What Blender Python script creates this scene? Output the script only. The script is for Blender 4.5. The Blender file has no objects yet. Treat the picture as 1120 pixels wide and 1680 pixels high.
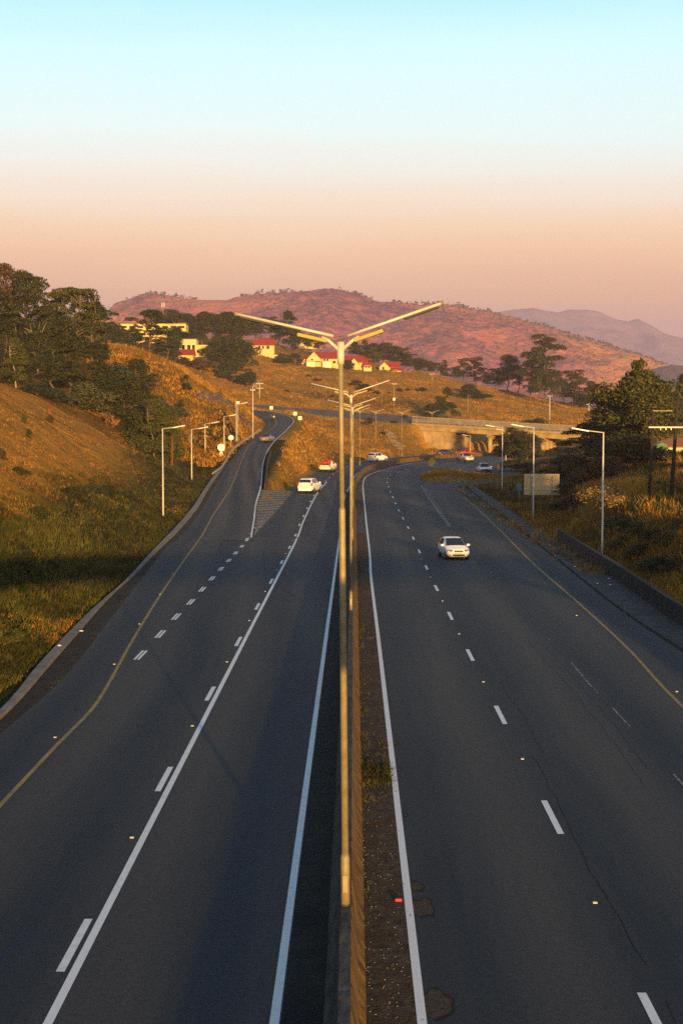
import bpy, bmesh, math, random
import numpy as np
from mathutils import Vector, Matrix, Euler, noise, kdtree

SC = bpy.context.scene
COL = SC.collection
R = math.radians
random.seed(7)
RNG = np.random.default_rng(7)

# ------------------------------------------------------------------ camera
FPX, CX, CY, CAMH = 2350.0, 560.0, 840.0, 9.2
PITCH = math.atan(140.0 / FPX)
cam_d = bpy.data.cameras.new("camera")
cam = bpy.data.objects.new("camera", cam_d)
COL.objects.link(cam)
cam.location = (0, 0, CAMH)
cam.rotation_euler = (math.pi / 2 - PITCH, 0, 0)
cam_d.sensor_fit = 'VERTICAL'
cam_d.sensor_height = 36.0
cam_d.lens = 36.0 * FPX / 1680.0
cam_d.clip_start = 0.2
cam_d.clip_end = 30000
SC.camera = cam

# ------------------------------------------------------------------ light
SUN_EL, SUN_AZ = R(4.6), R(13.0)            # low sun behind the camera, a little to the right
world = bpy.data.worlds.new("World")
SC.world = world
world.use_nodes = True
wn, wl = world.node_tree.nodes, world.node_tree.links
wn.clear()
w_out = wn.new('ShaderNodeOutputWorld')
w_add = wn.new('ShaderNodeAddShader')
sky = wn.new('ShaderNodeTexSky')
sky.sky_type = 'NISHITA'
sky.sun_disc = False
sky.sun_elevation = SUN_EL
sky.sun_rotation = math.pi - SUN_AZ
sky.dust_density = 3.0
bg1 = wn.new('ShaderNodeBackground')
bg1.inputs[1].default_value = 0.05
wl.new(sky.outputs[0], bg1.inputs[0])
tc = wn.new('ShaderNodeTexCoord')
sep = wn.new('ShaderNodeSeparateXYZ')
wl.new(tc.outputs['Generated'], sep.inputs[0])
wnz = wn.new('ShaderNodeTexNoise')
wnz.inputs['Scale'].default_value = 2.2
wnz.inputs['Detail'].default_value = 4
wmp = wn.new('ShaderNodeMapping')
wmp.inputs['Scale'].default_value = (1, 1, 9)
wl.new(tc.outputs['Generated'], wmp.inputs[0])
wl.new(wmp.outputs[0], wnz.inputs['Vector'])
wma = wn.new('ShaderNodeMath'); wma.operation = 'MULTIPLY_ADD'
wma.inputs[1].default_value = 0.042
wl.new(wnz.outputs[0], wma.inputs[0])
wl.new(sep.outputs[2], wma.inputs[2])
wmr = wn.new('ShaderNodeMapRange')
wmr.inputs[1].default_value = 0.021
wmr.inputs[2].default_value = 0.421
wl.new(wma.outputs[0], wmr.inputs[0])
ramp = wn.new('ShaderNodeValToRGB')
SKY = [(0.00, (.46, .26, .30)), (0.18, (.52, .28, .26)), (0.235, (.66, .34, .21)), (0.30, (.78, .46, .25)),
       (0.345, (.79, .56, .36)), (0.385, (.75, .66, .55)), (0.425, (.70, .75, .71)), (0.49, (.62, .82, .83)), (0.62, (.46, .80, .86)), (0.72, (.24, .67, .81)),
       (0.80, (.05, .22, .38)), (1.0, (.035, .13, .24))]
el = ramp.color_ramp.elements
while len(el) < len(SKY): el.new(0.5)
for e, (p, c) in zip(el, SKY):
    e.position = p; e.color = (*c, 1)
wl.new(wmr.outputs[0], ramp.inputs[0])
bg2 = wn.new('ShaderNodeBackground')
bg2.inputs[1].default_value = 0.85
wl.new(ramp.outputs[0], bg2.inputs[0])
wl.new(bg1.outputs[0], w_add.inputs[0])
wl.new(bg2.outputs[0], w_add.inputs[1])
wl.new(w_add.outputs[0], w_out.inputs[0])

sun_d = bpy.data.lights.new("sun", 'SUN')
sun_d.energy = 5.0
sun_d.angle = R(0.5)
sun_d.color = (1.0, .58, .17)
sun = bpy.data.objects.new("sun", sun_d)
COL.objects.link(sun)
to_sun = Vector((math.sin(SUN_AZ) * math.cos(SUN_EL), -math.cos(SUN_AZ) * math.cos(SUN_EL), math.sin(SUN_EL)))
sun.rotation_euler = to_sun.to_track_quat('Z', 'Y').to_euler()
sun.location = to_sun * 60

vs = SC.view_settings
vs.view_transform = 'Standard'
vs.look = 'None'
vs.exposure = 0.7
vs.gamma = 1.0
SC.cycles.use_denoising = False
SC.cycles.max_bounces = 5
SC.cycles.diffuse_bounces = 3
SC.cycles.glossy_bounces = 2
SC.cycles.transparent_max_bounces = 8
SC.cycles.volume_bounces = 0

# ------------------------------------------------------------------ geometry of the view: measuring the place from the photograph
cP, sP = math.cos(PITCH), math.sin(PITCH)
def ray(u, v):
    a, b = (u - CX) / FPX, (CY - v) / FPX
    return a, cP + b * sP, -sP + b * cP
def at(u, v, Y):
    a, ry, rz = ray(u, v)
    t = Y / ry
    return Vector((a * t, Y, CAMH + rz * t))
def xat(u, Y):
    return (u - CX) / FPX * Y / cP * 0.997
def sstep(a, b, x):
    t = min(1, max(0, (x - a) / (b - a)))
    return t * t * (3 - 2 * t)
def zroad(y): return 1.5 * sstep(110, 290, y) + .8 * sstep(280, 400, y)
RP = [(0, 0), (112, 0), (130, .35), (150, .95), (175, 2.0), (200, 3.3), (250, 6.4), (300, 9.3), (322, 10.5), (345, 12.6), (400, 15.2), (900, 40)]
def zramp(y): return float(np.interp(y, [p[0] for p in RP], [p[1] for p in RP]))
def surf(u, v, zf, dz=0.0):
    a, ry, rz = ray(u, v)
    lo, hi = 4.0, 900.0
    for _ in range(60):
        m = (lo + hi) / 2
        if CAMH + rz * m / ry > zf(m) + dz: lo = m
        else: hi = m
    return Vector((a * lo / ry, lo, zf(lo) + dz))
def gp(u, v, dz=0.0): return surf(u, v, zroad, dz)
def rp(u, v, dz=0.0): return surf(u, v, zramp, dz)
def W(s, Y, dz=0.0): return Vector((s + 0.00894 * Y, Y, zroad(Y) + dz))

def catmull(pts, step=2.0):
    out = []
    P = [pts[0] * 2 - pts[1]] + list(pts) + [pts[-1] * 2 - pts[-2]]
    for i in range(1, len(P) - 2):
        p0, p1, p2, p3 = P[i-1], P[i], P[i+1], P[i+2]
        d1 = max((p1 - p0).length, 1e-6) ** .5; d2 = max((p2 - p1).length, 1e-6) ** .5; d3 = max((p3 - p2).length, 1e-6) ** .5
        m1 = ((p1 - p0) / d1 - (p2 - p0) / (d1 + d2) + (p2 - p1) / d2) * d2
        m2 = ((p2 - p1) / d2 - (p3 - p1) / (d2 + d3) + (p3 - p2) / d3) * d2
        n = max(1, int((p2 - p1).length / step))
        for k in range(n):
            t = k / n
            t2, t3 = t * t, t * t * t
            q = p1 * (2*t3 - 3*t2 + 1) + m1 * (t3 - 2*t2 + t) + p2 * (-2*t3 + 3*t2) + m2 * (t3 - t2)
            q.z = p1.z + (p2.z - p1.z) * t
            out.append(q)
    out.append(pts[-1].copy())
    return out
def resample(poly, n):
    d = [0]
    for a, b in zip(poly, poly[1:]): d.append(d[-1] + (b - a).length)
    out = []; j = 0
    for k in range(n):
        t = d[-1] * k / (n - 1)
        while j < len(poly) - 2 and d[j+1] < t: j += 1
        f = (t - d[j]) / max(1e-9, d[j+1] - d[j])
        out.append(poly[j].lerp(poly[j+1], min(1, max(0, f))))
    return out

# ------------------------------------------------------------------ mesh helpers
class MB:
    def __init__(s): s.v = []; s.f = []; s.uv = None
    def add(s, vs, fs):
        o = len(s.v); s.v += [tuple(p) for p in vs]; s.f += [tuple(i + o for i in f) for f in fs]; return s
    def box(s, c, d, rot=None, bev=0.0):
        x, y, z = d[0]/2, d[1]/2, d[2]/2
        if bev > 0:
            b = min(bev, x*.49, y*.49, z*.49)
            pts = []
            bm = bmesh.new(); bmesh.ops.create_cube(bm, size=1)
            for q in bm.verts: q.co = Vector((q.co.x*2*x, q.co.y*2*y, q.co.z*2*z))
            bmesh.ops.bevel(bm, geom=list(bm.edges), offset=b, segments=2, profile=.6, affect='EDGES')
            vs = [q.co.copy() for q in bm.verts]
            bm.verts.index_update()
            fs = [[q.index for q in f.verts] for f in bm.faces]; bm.free()
        else:
            vs = [Vector((i*x, j*y, k*z)) for k in (-1, 1) for j in (-1, 1) for i in (-1, 1)]
            fs = [(0,2,3,1), (4,5,7,6), (0,1,5,4), (2,6,7,3), (0,4,6,2), (1,3,7,5)]
        M = rot if rot else Matrix.Identity(3)
        C = Vector(c)
        return s.add([M @ p + C for p in vs], fs)
    def tube(s, pts, rad, n=8, caps=True):
        pts = [Vector(p) for p in pts]
        if not isinstance(rad, (list, tuple)): rad = [rad] * len(pts)
        vs = []; ref = None
        for i, p in enumerate(pts):
            t = (pts[min(i+1, len(pts)-1)] - pts[max(i-1, 0)]).normalized()
            if ref is None: ref = Vector((1,0,0)) if abs(t.x) < .8 else Vector((0,1,0))
            a = t.cross(ref).normalized(); b = t.cross(a).normalized()
            ref = -b if False else ref
            for k in range(n):
                q = 2*math.pi*k/n
                vs.append(p + (a*math.cos(q) + b*math.sin(q)) * rad[i])
        fs = []
        for i in range(len(pts)-1):
            for k in range(n):
                fs.append((i*n+k, i*n+(k+1)%n, (i+1)*n+(k+1)%n, (i+1)*n+k))
        if caps:
            fs.append(tuple(reversed(range(n)))); fs.append(tuple((len(pts)-1)*n+k for k in range(n)))
        return s.add(vs, fs)
    def loft(s, rings, closed=True, caps=True):
        n = len(rings[0]); vs = [p for r in rings for p in r]; fs = []
        for i in range(len(rings)-1):
            for k in range(n if closed else n-1):
                fs.append((i*n+k, i*n+(k+1)%n, (i+1)*n+(k+1)%n, (i+1)*n+k))
        if caps:
            fs.append(tuple(reversed(range(n)))); fs.append(tuple((len(rings)-1)*n+k for k in range(n)))
        return s.add(vs, fs)
    def prism(s, poly, off):
        n = len(poly); off = Vector(off); poly = [Vector(p) for p in poly]
        vs = poly + [p + off for p in poly]
        fs = [tuple(reversed(range(n))), tuple(range(n, 2*n))] + [(i, (i+1)%n, n+(i+1)%n, n+i) for i in range(n)]
        return s.add(vs, fs)
    def blob(s, c, r, sub=2, amp=.25, seed=0, fr=1.3):
        bm = bmesh.new(); bmesh.ops.create_icosphere(bm, subdivisions=sub, radius=1)
        vs = []
        for q in bm.verts:
            d = 1 + amp * noise.noise(q.co * fr + Vector((seed*7.3, seed*3.1, seed)))+ amp*.5*noise.noise(q.co * fr*2.7 + Vector((seed*1.3, seed*5.1, seed)))
            vs.append(Vector((q.co.x*r[0], q.co.y*r[1], q.co.z*r[2])) * d + Vector(c))
        bm.verts.index_update()
        fs = [[q.index for q in f.verts] for f in bm.faces]; bm.free()
        return s.add(vs, fs)
    def mesh(s, name, smooth=False):
        me = bpy.data.meshes.new(name); me.from_pydata(s.v, [], s.f); me.update()
        if smooth: me.polygons.foreach_set('use_smooth', [True]*len(me.polygons))
        return me
    def build(s, name, m, parent=None, smooth=False, fix=True):
        me = s.mesh(name, smooth)
        if fix:
            bm = bmesh.new(); bm.from_mesh(me); bmesh.ops.recalc_face_normals(bm, faces=bm.faces); bm.to_mesh(me); bm.free()
        return link(name, me, m, parent)
def link(name, me, m=None, parent=None):
    o = bpy.data.objects.new(name, me); COL.objects.link(o)
    if m and not len(me.materials): me.materials.append(m)
    if parent is not None: o.parent = parent
    return o
def tag(o, label, cat, group=None, kind=None):
    o['label'] = label
    if cat: o['category'] = cat
    if group: o['group'] = group
    if kind: o['kind'] = kind
    return o
def thing(name, label, cat, loc=(0,0,0), rotz=0, group=None):
    o = bpy.data.objects.new(name, None); COL.objects.link(o)
    o.empty_display_size = .3
    o.location = loc; o.rotation_euler = (0, 0, rotz)
    return tag(o, label, cat, group)
def struct(o):
    o['kind'] = 'structure'; return o
def dup(root, loc, rotz=None, label=None, group=None, scale=None):
    r = root.copy(); COL.objects.link(r); r.location = loc
    if rotz is not None: r.rotation_euler = (0, 0, rotz)
    if label: r['label'] = label
    if group: r['group'] = group
    if scale: r.scale = scale
    for ch in list(root.children):
        c = ch.copy(); COL.objects.link(c); c.parent = r
        for g in ch.children:
            d = g.copy(); COL.objects.link(d); d.parent = c
    return r

# ------------------------------------------------------------------ materials
def mat(name, col, rough=.8, col2=None, nscale=3.0, detail=6, metal=0.0, bump=0.0, bscale=None, spec=.3, stretch=(1,1,1), lo=.35, hi=.65, attr=False, bdist=.1, col3=None, n3=.4, trans=0.0):
    m = bpy.data.materials.new(name); m.use_nodes = True
    nt = m.node_tree; n, l = nt.nodes, nt.links
    b = n['Principled BSDF']
    b.inputs['Roughness'].default_value = rough
    b.inputs['Metallic'].default_value = metal
    b.inputs['Specular IOR Level'].default_value = spec
    b.inputs['Base Color'].default_value = (*col, 1)
    out = None
    if col2 is not None or bump:
        t = n.new('ShaderNodeTexCoord'); mp = n.new('ShaderNodeMapping'); mp.inputs['Scale'].default_value = stretch
        l.new(t.outputs['Object'], mp.inputs[0])
        z = n.new('ShaderNodeTexNoise'); z.inputs['Scale'].default_value = nscale; z.inputs['Detail'].default_value = detail
        z.inputs['Roughness'].default_value = .65
        l.new(mp.outputs[0], z.inputs['Vector'])
        if col2 is not None:
            cr = n.new('ShaderNodeValToRGB')
            cr.color_ramp.elements[0].position = lo; cr.color_ramp.elements[0].color = (*col, 1)
            cr.color_ramp.elements[1].position = hi; cr.color_ramp.elements[1].color = (*col2, 1)
            l.new(z.outputs[0], cr.inputs[0]); out = cr.outputs[0]
            if col3 is not None:
                z3 = n.new('ShaderNodeTexNoise'); z3.inputs['Scale'].default_value = nscale * n3; z3.inputs['Detail'].default_value = 5
                l.new(mp.outputs[0], z3.inputs['Vector'])
                c3 = n.new('ShaderNodeValToRGB'); c3.color_ramp.elements[0].position = .47; c3.color_ramp.elements[1].position = .62
                l.new(z3.outputs[0], c3.inputs[0])
                mx = n.new('ShaderNodeMixRGB'); l.new(c3.outputs[0], mx.inputs[0]); l.new(out, mx.inputs[1]); mx.inputs[2].default_value = (*col3, 1)
                out = mx.outputs[0]
        if bump:
            z2 = n.new('ShaderNodeTexNoise'); z2.inputs['Scale'].default_value = bscale or nscale * 4; z2.inputs['Detail'].default_value = 5
            l.new(mp.outputs[0], z2.inputs['Vector'])
            bp = n.new('ShaderNodeBump'); bp.inputs['Strength'].default_value = bump; bp.inputs['Distance'].default_value = bdist
            l.new(z2.outputs[0], bp.inputs['Height']); l.new(bp.outputs[0], b.inputs['Normal'])
    if attr:
        a = n.new('ShaderNodeVertexColor'); a.layer_name = 'tint'
        mx = n.new('ShaderNodeMixRGB'); mx.blend_type = 'MULTIPLY'; mx.inputs[0].default_value = 1
        if out: l.new(out, mx.inputs[1])
        else: mx.inputs[1].default_value = (*col, 1)
        l.new(a.outputs[0], mx.inputs[2]); out = mx.outputs[0]
    if out: l.new(out, b.inputs['Base Color'])
    if trans:
        tr = n.new('ShaderNodeBsdfTranslucent'); ad = n.new('ShaderNodeMixShader'); ad.inputs[0].default_value = trans
        if out: l.new(out, tr.inputs[0])
        else: tr.inputs[0].default_value = (*col, 1)
        l.new(b.outputs[0], ad.inputs[1]); l.new(tr.outputs[0], ad.inputs[2]); l.new(ad.outputs[0], n['Material Output'].inputs[0])
    return m

def asphalt_mat(name, base, warm, period, phase, amp=.5):
    """Asphalt with wheel tracks that follow the lane: UV.x = metres across, UV.y = metres along."""
    m = bpy.data.materials.new(name); m.use_nodes = True
    n, l = m.node_tree.nodes, m.node_tree.links
    b = n['Principled BSDF']; b.inputs['Roughness'].default_value = .78; b.inputs['Specular IOR Level'].default_value = .30
    uv = n.new('ShaderNodeUVMap'); uv.uv_map = 'UVMap'
    def nz(scale, sx, sy, det=5, rg=.6):
        mp = n.new('ShaderNodeMapping'); mp.inputs['Scale'].default_value = (sx, sy, 1); l.new(uv.outputs[0], mp.inputs[0])
        z = n.new('ShaderNodeTexNoise'); z.inputs['Scale'].default_value = scale; z.inputs['Detail'].default_value = det; z.inputs['Roughness'].default_value = rg
        l.new(mp.outputs[0], z.inputs['Vector']); return z.outputs[0]
    def mth(op, a, c=None, v=None):
        q = n.new('ShaderNodeMath'); q.operation = op
        if isinstance(a, (int, float)): q.inputs[0].default_value = a
        else: l.new(a, q.inputs[0])
        if c is not None:
            if isinstance(c, (int, float)): q.inputs[1].default_value = c
            else: l.new(c, q.inputs[1])
        return q.outputs[0]
    sp = n.new('ShaderNodeSeparateXYZ'); l.new(uv.outputs[0], sp.inputs[0])
    wob = nz(.25, 1, .12, 3)
    x = mth('ADD', sp.outputs[0], mth('MULTIPLY', wob, 1.1))
    w = mth('SINE', mth('MULTIPLY', mth('ADD', x, phase), 2*math.pi/period))
    patch = nz(1.0, .35, .03, 4)
    streak = nz(1.0, 2.2, .05, 4)
    k = mth('ADD', mth('MULTIPLY', w, .22), mth('ADD', mth('MULTIPLY', patch, .9), mth('MULTIPLY', streak, .5)))
    cr = n.new('ShaderNodeValToRGB'); cr.color_ramp.elements[0].position = .38; cr.color_ramp.elements[1].position = 1.0
    cr.color_ramp.elements[0].color = (*base, 1); cr.color_ramp.elements[1].color = (*warm, 1)
    l.new(k, cr.inputs[0])
    sp2 = nz(9.0, 1, 1, 3, .8)
    spk = n.new('ShaderNodeMapRange'); spk.inputs[1].default_value = .3; spk.inputs[2].default_value = .75; spk.inputs[3].default_value = .62; spk.inputs[4].default_value = 1.42
    l.new(sp2, spk.inputs[0])
    fine = nz(38.0, 1, 1, 1, .5)
    spf = n.new('ShaderNodeMapRange'); spf.inputs[1].default_value = .3; spf.inputs[2].default_value = .7; spf.inputs[3].default_value = .5; spf.inputs[4].default_value = 1.6
    l.new(fine, spf.inputs[0])
    mx = n.new('ShaderNodeMixRGB'); mx.blend_type = 'MULTIPLY'; mx.inputs[0].default_value = 1
    l.new(cr.outputs[0], mx.inputs[1]); l.new(mth('MULTIPLY', spk.outputs[0], spf.outputs[0]), mx.inputs[2])
    # fine crazing
    vo = n.new('ShaderNodeTexVoronoi'); vo.feature = 'DISTANCE_TO_EDGE'; vo.inputs['Scale'].default_value = .22
    mp = n.new('ShaderNodeMapping'); mp.inputs['Scale'].default_value = (1.6, .35, 1); l.new(uv.outputs[0], mp.inputs[0])
    dn = n.new('ShaderNodeTexNoise'); dn.inputs['Scale'].default_value = 1.2; dn.inputs['Detail'].default_value = 6; l.new(uv.outputs[0], dn.inputs['Vector'])
    va = n.new('ShaderNodeVectorMath'); va.operation = 'MULTIPLY_ADD'; va.inputs[1].default_value = (.8, .8, .8); l.new(dn.outputs[1], va.inputs[0]); l.new(mp.outputs[0], va.inputs[2])
    l.new(va.outputs[0], vo.inputs['Vector'])
    ck = mth('LESS_THAN', vo.outputs[0], .006)
    gate = mth('GREATER_THAN', patch, .52)
    m2 = n.new('ShaderNodeMixRGB'); l.new(mth('MULTIPLY', mth('MULTIPLY', ck, gate), .0), m2.inputs[0]); l.new(mx.outputs[0], m2.inputs[1]); m2.inputs[2].default_value = (.008, .008, .009, 1)
    l.new(m2.outputs[0], b.inputs['Base Color'])
    bp = n.new('ShaderNodeBump'); bp.inputs['Strength'].default_value = .25; bp.inputs['Distance'].default_value = .02
    l.new(fine, bp.inputs['Height']); l.new(bp.outputs[0], b.inputs['Normal'])
    return m
A_L = asphalt_mat('asphalt_left', (.010, .018, .028), (.050, .046, .041), 3.5, 1.0)
A_R = asphalt_mat('asphalt_right', (.012, .019, .027), (.054, .049, .043), 3.6, .5)
A_X = asphalt_mat('asphalt_exit_sunlit', (.014, .021, .029), (.072, .063, .053), 3.2, 1.0)  # lighter copy of the lane asphalt; sun on the ramp put into its colour
A_P = mat('asphalt_ramp', (.075, .068, .062), .9, (.115, .10, .088), .4, bump=.1)
M_WHITE = mat('road_paint_white', (.80, .80, .78), .7, (.62, .61, .58), 3.0, lo=.52, hi=.72)
M_WHITE_D = mat('dirty_road_paint', (.80, .80, .78), .7, (.12, .11, .10), 9.0, detail=12, lo=.60, hi=.70)
M_WORN = mat('worn_paint', (.05, .05, .05), .85, (.34, .32, .28), 4.0, lo=.42, hi=.66)
M_YEL = mat('road_paint_yellow', (.40, .25, .06), .75, (.22, .15, .06), 1.5)
M_CONC = mat('concrete', (.30, .27, .23), .9, (.19, .17, .15), 1.2, bump=.2, bscale=14)
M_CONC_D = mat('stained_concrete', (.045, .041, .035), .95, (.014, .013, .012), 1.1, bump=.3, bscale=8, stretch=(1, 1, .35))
M_BARR = mat('barrier_concrete', (.085, .078, .064), .9, (.028, .026, .023), 2.6, bump=.5, bscale=7, stretch=(1, .35, 1))
M_KERB = mat('kerb_concrete', (.085, .083, .078), .95, (.04, .038, .035), .9, bump=.15)
M_GUT = mat('gutter_silt', (.012, .010, .007), 1, (.036, .027, .017), 1.4, bump=.4, bscale=6)
M_STRIP = mat('median_dirt', (.022, .017, .012), 1, (.12, .092, .065), 5.0, detail=12, bump=.9, bscale=16, stretch=(1, .8, 1), lo=.36, hi=.72, col3=(.05, .032, .018), n3=.25)
M_POLE = mat('galvanised_steel', (.33, .275, .155), .6, (.23, .185, .105), 6, metal=.25, spec=.5, bump=.03)
M_POLE_W = mat('painted_pole', (.62, .60, .55), .5, (.5, .47, .42), 3, spec=.4)
M_LAMP = mat('lamp_housing', (.66, .62, .50), .45, (.52, .47, .36), 4, metal=.2)
M_TROUGH = mat('lamp_trough_paint', (.42, .31, .07), .5, (.34, .25, .06), 4)
M_LAMP_D = mat('lamp_underside', (.04, .035, .03), .6)
M_SIGN = mat('sign_white', (.86, .86, .84), .35, (.80, .80, .77), 5)
M_SIGN_BACK = mat('sign_back_metal', (.54, .39, .22), .7, (.44, .32, .18), 1.4, metal=.1)
M_SIGN_YEL = mat('sign_yellow', (.50, .33, .04), .5, (.42, .27, .04), 5)
M_SIGN_BLUE = mat('sign_blue_back', (.10, .20, .24), .6, (.08, .15, .18), 3)
M_WOOD = mat('creosote_wood', (.022, .017, .013), .9, (.045, .033, .024), 3, stretch=(1, 1, .1))
M_GLASS = mat('dark_glass', (.012, .014, .018), .08, spec=.6)
M_TYRE = mat('tyre_rubber', (.012, .012, .012), .9)
M_RIM = mat('wheel_rim', (.42, .42, .43), .35, metal=.7)
M_PLATE = mat('number_plate', (.72, .62, .25), .5)
M_BLACK = mat('black_plastic', (.018, .018, .02), .6)
M_TAIL = mat('tail_light_red', (.50, .02, .02), .25, spec=.5)
M_HEAD = mat('head_light_glass', (.26, .26, .28), .12, metal=.3, spec=.6)
def paint(name, c, r=.28): return mat(name, c, r, spec=.5)
P_WHITE = paint('paint_white', (.80, .81, .82)); P_SILV = paint('paint_silver', (.45, .45, .46)); P_RED = paint('paint_red', (.42, .03, .03)); P_DARK = paint('paint_dark', (.03, .03, .04)); P_CREAM = paint('paint_cream', (.70, .66, .52))
M_CARGO = mat('red_cargo', (.45, .05, .015), .7, (.30, .03, .01), 5, bump=.4)
M_WALL = mat('house_wall', (.74, .53, .19), .9, (.64, .46, .17), .8)
M_WALL_W = mat('house_wall_white', (.68, .54, .27), .9, (.60, .47, .23), .8)
M_ROOF = mat('red_roof', (.34, .048, .026), .8, (.24, .03, .018), 1.5, stretch=(4, 1, 1))
M_ROOF_G = mat('brown_roof', (.16, .10, .07), .85, (.11, .07, .05), 1.5)
M_TRIM = mat('white_trim', (.74, .66, .48), .7)
M_BRICK = mat('brown_brick', (.28, .15, .07), .9, (.22, .11, .05), 2)
M_GREEN = mat('green_metal', (.04, .16, .07), .5, (.03, .12, .05), 3)
M_BARK = mat('bark', (.085, .062, .042), .95, (.15, .11, .075), 6, stretch=(3, 3, .6))
M_BARK_P = mat('pale_bark', (.34, .27, .19), .95, (.20, .15, .10), 6, stretch=(3, 3, .6))
def leafm(name, c, c2, tr=.10): return mat(name, c, .75, c2, 1.2, detail=3, attr=True, spec=.15, trans=tr, lo=.4, hi=.62)
L_PINE = leafm('pine_needles', (.022, .036, .012), (.036, .046, .013))
L_DARK = leafm('dark_leaves', (.026, .036, .011), (.050, .050, .013))
L_OLIVE = leafm('olive_leaves', (.045, .056, .013), (.085, .078, .017))
L_PALE = leafm('pale_leaves', (.055, .064, .030), (.085, .085, .036))
L_BROWN = leafm('brown_leaves', (.085, .052, .018), (.055, .042, .015))
L_BLUE = leafm('bluish_leaves', (.030, .048, .032), (.045, .058, .032))
L_GRASS = leafm('dry_grass_blades', (.42, .205, .026), (.27, .14, .022), .3)
L_GRASSG = leafm('green_grass_blades', (.036, .046, .010), (.095, .078, .016), .2)
L_STRAW = leafm('straw_blades', (.42, .27, .09), (.28, .17, .05), .3)
M_ROCK = mat('rock', (.13, .095, .075), .95, (.06, .045, .037), .9, bump=.6, bscale=2.5)

# ------------------------------------------------------------------ roads
RIB = []      # surface points of every road, for fitting the ground
def ribbon(name, L, Rr, m, ncross=10, step=2.5, dz=0.0, skirt=.6, uvx=None, keep=True, parent=None, pre=False):
    """A road sheet between two edge lines; edges get a skirt into the ground."""
    if not pre:
        L, Rr = catmull(L, step), catmull(Rr, step)
    n = max(2, int(max(sum((b-a).length for a, b in zip(L, L[1:])), sum((b-a).length for a, b in zip(Rr, Rr[1:]))) / step))
    return _rib(name, resample(L, n), resample(Rr, n), m, ncross, dz, skirt, keep, parent)
def _rib(name, L, Rr, m, ncross, dz, skirt, keep, parent):
    n = len(L); mb = MB(); uv = []
    vs = []; dist = 0
    for i in range(n):
        if i: dist += (L[i] - L[i-1]).length * .5 + (Rr[i] - Rr[i-1]).length * .5
        w = (Rr[i] - L[i]).length
        rowp = [L[i].lerp(Rr[i], k / ncross) + Vector((0, 0, dz)) for k in range(ncross+1)]
        row = [rowp[0] - Vector((0,0,skirt))] + rowp + [rowp[-1] - Vector((0,0,skirt))]
        us = [0] + [w * k / ncross for k in range(ncross+1)] + [w]
        vs += row; uv += [(a, dist) for a in us]
        if keep: RIB.extend(rowp)
    c = ncross + 3
    fs = [(i*c+k, i*c+k+1, (i+1)*c+k+1, (i+1)*c+k) for i in range(n-1) for k in range(c-1)]
    me = bpy.data.meshes.new(name); me.from_pydata([tuple(p) for p in vs], [], fs)
    ul = me.uv_layers.new(name='UVMap')
    li = np.empty(len(me.loops), dtype=np.int32); me.loops.foreach_get('vertex_index', li)
    ul.data.foreach_set('uv', np.array(uv, dtype=np.float32)[li].ravel())
    me.update()
    if sum(p.normal.z for p in me.polygons) < 0: me.flip_normals()
    return link(name, me, m, parent)

Yn = [-140, -60, 0, 20]
# near left carriageway with the start of the exit lane
eL = [W(-10.6, y) for y in Yn] + [gp(0, 1205), gp(100, 1117), gp(177, 1021), gp(229, 954), gp(280, 892), rp(296, 880)]
eR = [W(-.40, y) for y in Yn] + [W(-.40, p.y) for p in eL[4:]]
road_l = struct(ribbon('main_road', eL, eR, A_L, 14))
# left carriageway beyond the gore
yb = eL[-1].y
BASE = [gp(586, 795), gp(590, 783), gp(597, 776.5), gp(608, 771), (gp(625, 766.5)), gp(645, 762.5), gp(670, 758), gp(710, 753.5), gp(760, 750), gp(790, 748.5)]
mL = [gp(408, 886), gp(443, 848), gp(463, 826), gp(482, 803), gp(502, 785), gp(520, 774.5), gp(560, 763), gp(600, 756), gp(640, 751.3), gp(680, 748), gp(720, 745.3), gp(765, 743), gp(800, 741.8), gp(830, 741)]
mR = [W(-.40, mL[0].y)] + [W(-.40, 150), W(-.40, 175), W(-.40, 205)] + [p + Vector((-.25, .15, 0)) for p in BASE[1:]]
road_m = ribbon('far_carriageway', mL, mR, A_L, 10, dz=-.006, parent=road_l)
# exit ramp: left edge (asphalt) and right white line
rL = [rp(290, 886), rp(318, 856), rp(334, 833), rp(350, 803), rp(366, 777), rp(378, 757), rp(390, 741), rp(402, 728), rp(416, 717), rp(431, 706), rp(438, 697), rp(434, 689), rp(420, 682), rp(398, 679)]
rR = [rp(414, 886), rp(418, 850), rp(420, 826), rp(427, 800), rp(429, 780), rp(432, 758), rp(438, 742), rp(448, 727), rp(466, 710), rp(478, 698), rp(483, 689), rp(474, 681), rp(446, 675.5), rp(402, 671.5)]
road_r = struct(ribbon('exit_ramp', rL, rR, A_X, 8, dz=-.003))
# striped gore between ramp and carriageway
gl = [rp(416, 877), rp(418, 850), rp(420, 826), rp(427, 803)]
gr_ = [gp(417, 876), gp(443, 848), gp(463, 826), gp(480, 805)]
gore = struct(ribbon('gore_area', gl, gr_, A_X, 8, dz=-.012))
# right carriageway and slip road
qL = [W(.165, y) for y in [-140, -60, 0, 30, 58, 70, 103, 150, 175, 200]] + BASE[1:]
qR = [W(13.4, y) for y in [-140, -60, 0, 30, 58]] + [gp(1023, 1006), gp(901, 909), gp(840, 860), gp(780, 812), gp(765, 797)] + [gp(800, 793), gp(835, 788), gp(852, 782), gp(850, 772), gp(842, 764), gp(834, 757), gp(828, 753), gp(822, 751), gp(815, 749)]
road_q = struct(ribbon('city_bound_road', qL, qR, A_R, 16, dz=.0))
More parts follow.
